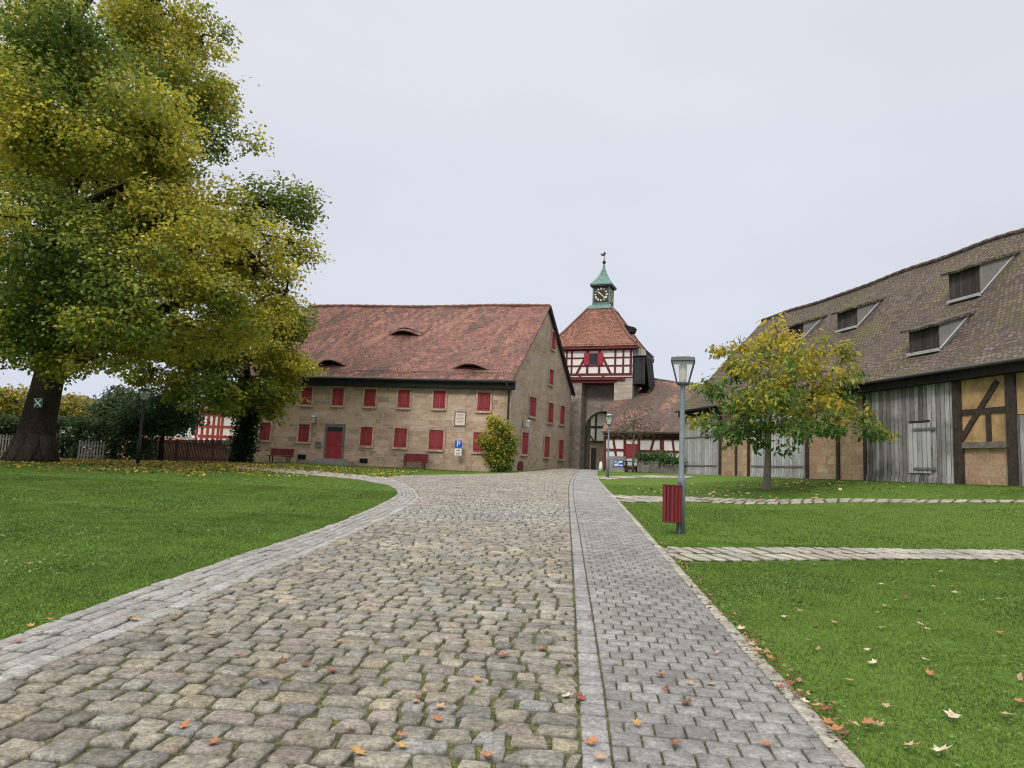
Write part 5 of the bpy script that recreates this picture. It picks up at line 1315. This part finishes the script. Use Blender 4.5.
# shed dormers
slope = math.atan2(RZ - EZ, BHALF + .55)
def dormer(px0, px1, py_base, py_top):
    o = Vector((0, 0, EYE)); d = ray((px0 + px1) / 2, py_base); k = (be0 - o).dot(bn_) / d.dot(bn_); c = o + d * k
    q = Vector((c.x, c.y)) - BW.A; tcen = q.dot(BW.d); oc = q.dot(BW.n)
    ta0 = BW.px(px0, py_base, oc)[0]; tb0 = BW.px(px1, py_base, oc)[0]; a, b = min(ta0, tb0), max(ta0, tb0)
    z0 = c.z - .05; z1 = BW.px((px0 + px1) / 2, py_top, oc)[1]; h = z1 - z0; tn = math.tan(slope); td = math.tan(R(20)); run = h / (tn - td)
    zr = z0 + run * tn
    mb = MB(); BW.box(mb, a, b, z0 - .1, z1, oc - .12, oc); dm = mb.build('dormer', MT['shutterwood'], barn)
    mb = MB()
    for s0, s1 in ((0, .49), (.51, 1)):
        BW.box(mb, a + .1 + (b - a - .2) * s0, a + .1 + (b - a - .2) * s1, z0 + .1, z1 - .08, oc + .002, oc + .04)
    mb.build('shutter', MT['shutterwood'], dm)
    mb = MB(); BW.box(mb, a - .04, b + .04, z0 - .08, z0 + .05, oc - .02, oc + .12); mb.build('sill', MT['zinc'], dm)
    for t in (a, b):
        mb = MB(); pts = [(oc - .02, z0 - .1), (oc - .02, z1), (oc - run, zr - .02), (oc - run - .1, zr - .45)]
        mb.prism([BW.pt(t - .03, z, o_) for o_, z in pts], [BW.pt(t + .03, z, o_) for o_, z in pts])
        mb.build('cheek', MT['palesheet'], dm)
    for t in (a - .05, b + .05):
        mb = MB(); e_ = [BW.pt(t, z0 + .02, oc), BW.pt(t, zr + .04, oc - run)]; mb.tube([e_[0] + bn_ * .0, e_[0].lerp(e_[1], .93) + bn_ * .0], .035, 6)
        mb.build('flashing', MT['zinc'], dm)
    mb = MB(); e0_ = BW.pt(a - .14, z1 - .12 + .02, oc + .32); e1_ = BW.pt(b + .14, z1 - .12 + .02, oc + .32)
    sheet(mb, e0_, e1_, BW.pt(b + .14, zr + .02 + .6 * td, oc - run - .6), BW.pt(a - .14, zr + .02 + .6 * td, oc - run - .6), 8, 8, lambda u, v: .02 * math.sin(u * 9 + v * 5)); mb.build('dormer_roof', MT['barntiles'], dm)
for q in ((909.5, 939, 351, 326), (949.5, 980, 297, 267.5), (837.5, 857, 328, 309), (789, 803, 339, 324)): dormer(*q)

# ------------------------------------------------------------------ street lamps
def make_lamp(dark=False):
    t = thing('street_lamp', 'tall grey-blue lamp post with square lantern beside the red bin' if not dark else 'thin dark lamp post on the leaf-strewn lawn before the dark tree', 'street lamp', (0, 0, 0), 'lantern posts in the castle yard')
    mb = MB(); mb.lathe((0, 0, 0), [(.085, -.1), (.085, 1.05), (.075, 1.12), (.055, 1.16), (.05, 2.9), (.045, 2.98), (.08, 3.0), (.05, 3.05)], 14); mb.build('pole', MT['black' if dark else 'lampgrey'], t, True)
    sq = lambda r_, z: [Vector((a * r_, b * r_, z)) for a, b in ((-1, -1), (1, -1), (1, 1), (-1, 1))]
    mb = MB(); z0, z1, r0, r1 = 3.05, 3.50, .115, .225
    for k in range(4):
        A_, B_ = sq(r0, z0)[k], sq(r1, z1)[k]; mb.tube([A_, B_], .016, 6)
    for r_, z in ((r0, z0), (r1, z1)):
        c = sq(r_, z); mb.tube(c + [c[0]], .018, 6)
    mb.prism(sq(r0, z0 - .03), sq(r0, z0)); mb.build('lantern_frame', MT['lampdark'], t)
    mb = MB()
    for k in range(4):
        A_, B_ = sq(r0 - .004, z0), sq(r1 - .004, z1); k2 = (k + 1) % 4; mb.face([A_[k], A_[k2], B_[k2], B_[k]])
    mb.build('glass', MT['lampglass'], t)
    mb = MB(); mb.lathe((0, 0, z0), [(.06, 0), (.075, .03), (.085, .38), (.06, .40)], 12); mb.build('bulb', MT['lampcore'], t, True)
    mb = MB(); mb.prism(sq(.245, z1), sq(.235, z1 + .07)); mb.build('rim', MT['lampdark'], t)
    mb = MB(); mb.lathe((0, 0, z1 + .07), [(.17, 0), (.155, .04), (.11, .075), (.04, .095)], 16); mb.build('cap', MT['zinc'], t, True)
    return t
lamp = make_lamp(); LPOS = XZ(681, 13.9)
LPOS = G(680.5, 533)
lamps = ((LPOS, R(-14), R(0.0), None), (XZ(607.5, 41), R(-10), 0, 'slim lamp post with square lantern before the gate arch'), (XZ(137.5, 34), R(10), 0, 'dark lamp post on the leaf-strewn lawn before the dark tree'))
for i, (p, rz, tilt, lab) in enumerate(lamps):
    o = lamp if i == 0 else (copy_tree(lamp) if i == 1 else make_lamp(True)); o.location = p; o.rotation_euler = (0, 0, rz)
    if lab and i == 1: o['label'] = lab
# litter bin
p = G(674.5, 534); bz = p.z
lb_ = thing('litter_bin', 'red slatted litter bin on a thin post beside the lamp', 'bin', p)
cb = Vector((LPOS.x - .20, LPOS.y - .10, bz))
post = Vector((LPOS.x - .06, LPOS.y - .13, bz))
mb = MB(); mb.box(post + Vector((0, 0, .48)), (.05, .05, 1.1)); mb.build('post', MT['lampdark'], lb_)
mb = MB(); mb.lathe(cb + Vector((0, 0, .24)), [(.155, 0), (.16, .02), (.16, .70), (.15, .71)], 16); lin = mb.build('liner', MT['redbeam'], lb_)
mb = MB()
for k in range(14):
    a = k / 14 * 2 * math.pi; q = cb + Vector((math.cos(a) * .178, math.sin(a) * .178, .59)); mb.box(q, (.024, .055, .74), a)
mb.build('slat_shell', MT['maroon'], lb_, False, .004)
mb = MB()
for z in (.235, .96):
    for k in range(24):
        a, b = k / 24 * 2 * math.pi, (k + 1) / 24 * 2 * math.pi
        mb.tube([cb + Vector((math.cos(a) * .19, math.sin(a) * .19, z)), cb + Vector((math.cos(b) * .19, math.sin(b) * .19, z))], .012, 5)
mb.build('rim', MT['redbeam'], lb_)

# ------------------------------------------------------------------ left background: fences, half-timbered house, parasol
def picket(label, px0, px1, Y, h, mat, sp=.16, name='picket_fence', rails=True):
    a, b = XZ(px0, Y), XZ(px1, Y + .5); t = thing(name, label, 'fence', a.lerp(b, .5)); ln = (b - a).length; d = (b - a).normalized(); rz = math.atan2(d.y, d.x)
    mb = MB(); k = 0.0
    while k < ln:
        q = a + d * k; q.z = tzf(q.x, q.y); hh = h + random.uniform(-.03, .03)
        mb.box(q + Vector((0, 0, hh / 2)), (.085, .022, hh), rz); k += sp
    for zz in (.25, h - .25):
        q = a.lerp(b, .5) + d.cross(Vector((0, 0, 1))) * -.035; q.z = tzf(q.x, q.y) + zz; mb.box(q, (ln, .04, .08), rz)
    mb.build('picket_panel', MT[mat], t); mb = MB(); k = 0
    while k <= ln:
        q = a + d * k + d.cross(Vector((0, 0, 1))) * -.1; q.z = tzf(q.x, q.y); mb.box(q + Vector((0, 0, h / 2)), (.1, .1, h + .1), rz); k += 2.4
    mb.build('post', MT[mat], t)
picket('grey picket fence left of the big trunk', -60, 24, 42, 1.25, 'fencewood')
picket('grey picket fence in front of the tall hedge', 78, 104, 43, 1.1, 'fencewood')
picket('dark wooden fence behind the dark tree stem', 138, 236, 48.5, 1.5, 'darkfence', .098, 'board_fence')
a, b = XZ(196, 47.6), XZ(240, 47.0); wl = thing('garden_wall', 'low pale stone wall beside the ivy-clad trunk', 'wall', a); d = (b - a).normalized(); rz = math.atan2(d.y, d.x)
mb = MB(); mb.box(XZ(234, 47.2) + Vector((0, 0, .45)), (1.0, .4, .95), rz); mb.build('block', MT['palesheet'], wl)
mb = MB(); mb.box(XZ(234, 47.2) + Vector((0, 0, .96)), (1.1, .5, .07), rz); mb.build('coping', MT['greywall'], wl)
p = XZ(205, 62); th_ = thing('timbered_house', 'red half-timbered house beyond the dark fence', 'house', p)
TH = Wall((XZ(238, 61).x, 61.0), (-1, .05)); TH.n = Vector((-.05, -1)).normalized()
mb = MB(); TH.box(mb, 0, 12, .6, 3.0, -6, 0); mb.build('lower_wall', MT['pinkwall'], th_)
z0 = TH.px(205, 446)[1]
mb = MB(); TH.box(mb, 0, 3.7, z0 - .1, z0 + 3.2, -6, .06); mb.build('upper_wall', MT['plaster'], th_)
mb = MB()
for px in (197, 202.5, 208, 213.5, 218.5, 222): t = TH.px(px, 430)[0]; TH.beam(mb, (t, z0 - .1), (t, z0 + 3.1), .2, .05, .12)
for z in (z0, z0 + .85, z0 + 1.7, z0 + 2.7): TH.beam(mb, (.1, z), (3.65, z), .2, .05, .118)
mb.build('timber_frame', m_plain('bright_red_beam', (.32, .05, .045), .7, .2, .2, 4), th_)
mb = MB(); sheet(mb, TH.pt(-.4, z0 + 3.1, .5), TH.pt(4, z0 + 3.1, .5), TH.pt(4, z0 + 5.2, -3), TH.pt(-.4, z0 + 5.2, -3), 6, 4, lambda u, v: 0); mb.build('roof', MT['redtiles'], th_)
p = XZ(186.5, 52); pa = thing('closed_parasol', 'closed white parasol behind the dark wooden fence', 'parasol', p)
mb = MB(); mb.tube([p, p + Vector((0, 0, 2.5))], .03, 6); mb.build('pole', MT['steel'], pa)
mb = MB(); mb.lathe(p + Vector((0, 0, .95)), [(.30, 0), (.26, .4), (.16, 1.0), (.05, 1.5)], 10); mb.build('canopy', MT['fabric'], pa, True)
p = XZ(66, 85); fh = thing('far_house', 'distant house with grey roof behind the golden tree', 'house', p)
mb = MB(); mb.box(p + Vector((0, 4, 1.5)), (9, 8, 6)); mb.build('wall', MT['plaster'], fh)
mb = MB(); A_ = [p + Vector((-5, -.5, 4.4)), p + Vector((5, -.5, 4.4)), p + Vector((5, 4, 7)), p + Vector((-5, 4, 7))]; sheet(mb, *A_, 4, 4, lambda u, v: 0); mb.build('roof', MT['barntiles'], fh)

# ------------------------------------------------------------------ fallen leaves
def leaf_outline(sc=1.0):
    ang = []; 
    tips = [(90, 1.0), (38, .88), (142, .88), (-18, .62), (198, .62)]
    pts = [(270, .18)]
    order = [(-18, .62), (10, .42), (38, .88), (64, .5), (90, 1.0), (116, .5), (142, .88), (170, .42), (198, .62)]
    pts = [(-70, .22)] + order + [(250, .22)]
    out = []
    for a, r_ in pts:
        if r_ > .5:
            out += [(a - 13, r_ * .7), (a - 5, r_ * .8), (a, r_), (a + 5, r_ * .8), (a + 13, r_ * .7)]
        else: out.append((a, r_))
    return [(math.cos(R(a)) * r_ * sc, math.sin(R(a)) * r_ * sc) for a, r_ in out]
LEAFMATS = {}
def lmat(c):
    k = tuple(round(x, 2) for x in c)
    if k not in LEAFMATS: LEAFMATS[k] = m_plain('dry_leaf', c, .75, .2, .35, 30)
    return LEAFMATS[k]
TAN = (.36, .25, .16); ORG = (.32, .145, .07); RED = (.21, .075, .055); PALE = (.47, .40, .29); YEL = (.38, .23, .085); BRN = (.13, .07, .045)
def fallen(px, py, c, r_=.075, curl=None, on='road', colour='brown'):
    p = G(px, py); z = p.z + (.05 if on == 'road' else .035); sc = r_ * .72 * random.uniform(.8, 1.2); rot = random.uniform(0, 2 * math.pi); cu = random.uniform(.1, .5) if curl is None else curl
    ca, sa = math.cos(rot), math.sin(rot); tx, ty = random.gauss(0, .18), random.gauss(0, .18)
    ol = leaf_outline(sc); V = [(0, 0)] + ol; vs = []
    for x, y in V:
        y2 = y - .2 * sc; h = cu * (x * x + y2 * y2) / sc * .9 + abs(x) * .15 + tx * x + ty * y2
        vs.append(Vector((p.x + x * ca - y2 * sa, p.y + x * sa + y2 * ca, z + max(h, -.01))))
    mb = MB(); n = len(ol); mb.v = vs + [v - Vector((0, 0, .0015)) for v in vs]; m = len(vs)
    for k in range(n):
        a, b = 1 + k, 1 + (k + 1) % n; mb.f.append([0, a, b]); mb.f.append([m, m + b, m + a]); mb.f.append([a, m + a, m + b, b])
    st = vs[0] + Vector((ca * 0 + sa * sc * .45, -ca * sc * .45, .004)); mb.tube([vs[0], st.lerp(vs[0], .3), st], .0022, 4)
    o = mb.build('fallen_leaf', lmat(c)); return o
def leafset(pts, on, label_fn, group):
    for q in pts:
        o = fallen(q[0], q[1], q[2], q[3] if len(q) > 3 else .075, None, on); props(o, label_fn(q), 'leaf', group)
CN = {TAN: 'tan', ORG: 'orange-brown', RED: 'red-brown', PALE: 'pale', YEL: 'yellow-orange', BRN: 'dark brown'}
grp_road = 'dry maple leaves lying on the cobbled road'
road = [(350, 738, TAN), (183, 735, ORG), (213, 752, ORG), (358, 762, YEL, .085), (401, 757, YEL), (401, 745, ORG), (415, 710, TAN), (418, 706, BRN), (478, 687, YEL), (332, 678, RED), (331, 680, RED), (437, 729, ORG), (440, 716, TAN),
        (502, 663, RED), (506, 661, TAN), (541, 655, ORG), (543, 653, ORG), (567, 704, PALE), (568, 671, ORG), (305, 672, BRN), (262, 690, TAN), (237, 663, RED), (211, 640, TAN), (130, 624, YEL), (340, 648, YEL), (486, 766, ORG), (600, 768, TAN), (282, 668, BRN), (192, 597, ORG), (546, 636, TAN)]
leafset(road, 'road', lambda q: f'{CN[q[2]]} dry leaf lying on the cobbled road', grp_road)
path = [(591, 751, ORG), (578, 704, RED), (581, 706, RED), (676, 752, RED), (766, 753, ORG), (711, 691, TAN), (665, 697, RED), (660, 682, ORG), (686, 710, BRN), (637, 732, YEL), (590, 621, RED), (579, 637, RED), (716, 659, TAN), (625, 580, BRN), (690, 690, TAN)]
leafset(path, 'road', lambda q: f'{CN[q[2]]} dry leaf lying on the grey footpath', 'dry leaves lying on the grey footpath')
edge = [(836, 738, ORG, .09), (828, 731, ORG), (816, 713, TAN), (805, 709, PALE), (790, 691, RED), (770, 664, ORG), (764, 660, RED), (758, 656, TAN), (752, 650, TAN), (741, 634, PALE), (780, 695, RED), (826, 718, RED), (843, 742, BRN), (812, 718, RED), (775, 668, RED), (747, 645, ORG), (798, 702, BRN)]
leafset(edge, 'road', lambda q: f'{CN[q[2]]} dry leaf on the edging where footpath meets near lawn', 'dry leaves along the edge of the footpath')
lawn = [(868, 728, ORG, .09), (878, 731, TAN, .085), (911, 752, TAN, .085), (941, 757, PALE, .09), (953, 722, PALE, .085), (1008, 720, TAN, .09), (886, 711, TAN), (867, 654, PALE), (873, 667, PALE), (926, 664, PALE), (882, 631, TAN), (835, 626, TAN), (815, 632, TAN), (784, 620, PALE), (800, 614, TAN), (896, 603, TAN), (882, 587, PALE),
        (953, 589, PALE), (955, 595, TAN), (982, 603, TAN), (998, 602, TAN), (921, 628, TAN), (926, 633, TAN), (919, 648, ORG), (1000, 636, ORG), (1018, 661, TAN, .09), (930, 678, ORG), (850, 685, YEL), (906, 600, BRN), (966, 592, BRN), (996, 564, TAN), (842, 590, BRN), (800, 606, BRN), (920, 615, RED), (1020, 707, ORG), (878, 592, BRN)]
leafset(lawn, 'lawn', lambda q: f'{CN[q[2]]} dry leaf lying in the grass of the near right lawn', 'dry leaves lying on the near right lawn')
lft = [(38, 639, TAN), (18, 647, ORG), (30, 632, YEL), (48, 626, ORG), (135, 625, YEL), (28, 568, TAN), (186, 584, ORG)]
leafset(lft, 'road', lambda q: f'{CN[q[2]]} dry leaf beside the pale border of the left lawn', 'dry leaves beside the left border')
# leaf litter under the lime tree and the autumn tree: nobody could count it
def litter(label, N, fn, pal, size, name='leaf_litter'):
    p = fn(N); p = p[np.abs(p[:, 0]) < p[:, 1] * .9 + 2]; n = len(p); an = rng.uniform(0, 6.28, n); s = size * rng.uniform(.6, 1.3, n); z = tz(p[:, 0], p[:, 1]) + rng.uniform(.02, .05, n)
    ca, sa = np.cos(an) * s, np.sin(an) * s; tl = rng.normal(0, .4, (n, 2)) * s[:, None]
    v = np.stack([np.stack([p[:, 0] + ca, p[:, 1] + sa, z + tl[:, 0]], 1), np.stack([p[:, 0] - sa * .6, p[:, 1] + ca * .6, z + tl[:, 1]], 1), np.stack([p[:, 0] - ca, p[:, 1] - sa, z - tl[:, 0] * .3], 1), np.stack([p[:, 0] + sa * .6, p[:, 1] - ca * .6, z - tl[:, 1] * .3], 1)], 1)
    c = np.array(pal)[rng.integers(0, len(pal), n)] * rng.uniform(.7, 1.25, (n, 1))
    props(npmesh(name, v.reshape(-1, 3), np.arange(n * 4).reshape(-1, 4), MT['fallen'], col=np.repeat(c, 4, 0)), label, kind='stuff')
def under_lime(N):
    x = rng.uniform(-34, -5, N); y = rng.uniform(25, 42, N); p = np.stack([x, y], 1)
    dd = np.hypot((x + 19) / 15, (y - 35.5) / 8.5); k = rng.uniform(0, 1, N) < np.clip(1.25 - dd, 0, 1) ** 1.2 * (.45 + .9 * pnoise(np.stack([x, y, x * 0], 1), .9))
    return p[k]
litter('carpet of yellow fallen leaves under the big lime tree', 30000, under_lime, [(.40, .31, .04), (.34, .27, .05), (.24, .16, .05), (.46, .37, .06), (.20, .14, .05)], .06)
def under_wal(N):
    x = AB.x + rng.normal(0, 3.0, N); y = AB.y + rng.normal(0, 2.0, N); p = np.stack([x, y], 1); return p[~paved(p)]
litter('scattered dry leaves in the grass under the autumn tree', 260, under_wal, [(.38, .28, .10), (.30, .19, .10), (.42, .36, .2)], .08)
def lawn_bits(N):
    x = rng.uniform(2, 14, N); y = rng.uniform(5, 13, N); p = np.stack([x, y], 1); return p[~paved(p)]
litter('small leaf crumbs and stalks in the right lawn', 160, lawn_bits, [(.28, .20, .12), (.2, .12, .07), (.35, .28, .16)], .028)

def clover(N):
    x = rng.uniform(1.5, 12, N); y = rng.uniform(3.5, 13, N); p = np.stack([x, y], 1); q = pnoise(np.stack([x, y, x * .5], 1), 1.6, 3.0)
    return p[(~paved(p)) & (q > .52)]
litter('clover and small weeds growing in the near right lawn', 26000, clover, [(.075, .15, .03), (.06, .12, .025), (.10, .18, .045), (.12, .17, .06)], .013, 'clover_patch')
def clover2(N):
    x = rng.uniform(-14, -3, N); y = rng.uniform(6, 16, N); p = np.stack([x, y], 1); q = pnoise(np.stack([x, y, x * .5], 1), 1.4, 5.0)
    return p[(~paved(p)) & (q > .55)]
litter('clover and small weeds growing in the left lawn', 14000, clover2, [(.075, .15, .03), (.06, .12, .025), (.11, .19, .05), (.16, .22, .09)], .017, 'clover_patch')

def edge_drift(N):
    k = rng.uniform(2.2, 8, N); i = np.clip(k.astype(int), 0, len(P_R) - 2); f = (k - i)[:, None]
    return P_R[i] * (1 - f) + P_R[i + 1] * f + np.stack([rng.normal(.03, .07, N), rng.normal(0, .05, N)], 1)
litter('drift of crumbled brown leaves and soil along the footpath edging', 480, edge_drift, [(.20, .10, .05), (.13, .07, .04), (.30, .17, .09), (.10, .07, .045), (.35, .24, .14)], .02, 'leaf_litter')
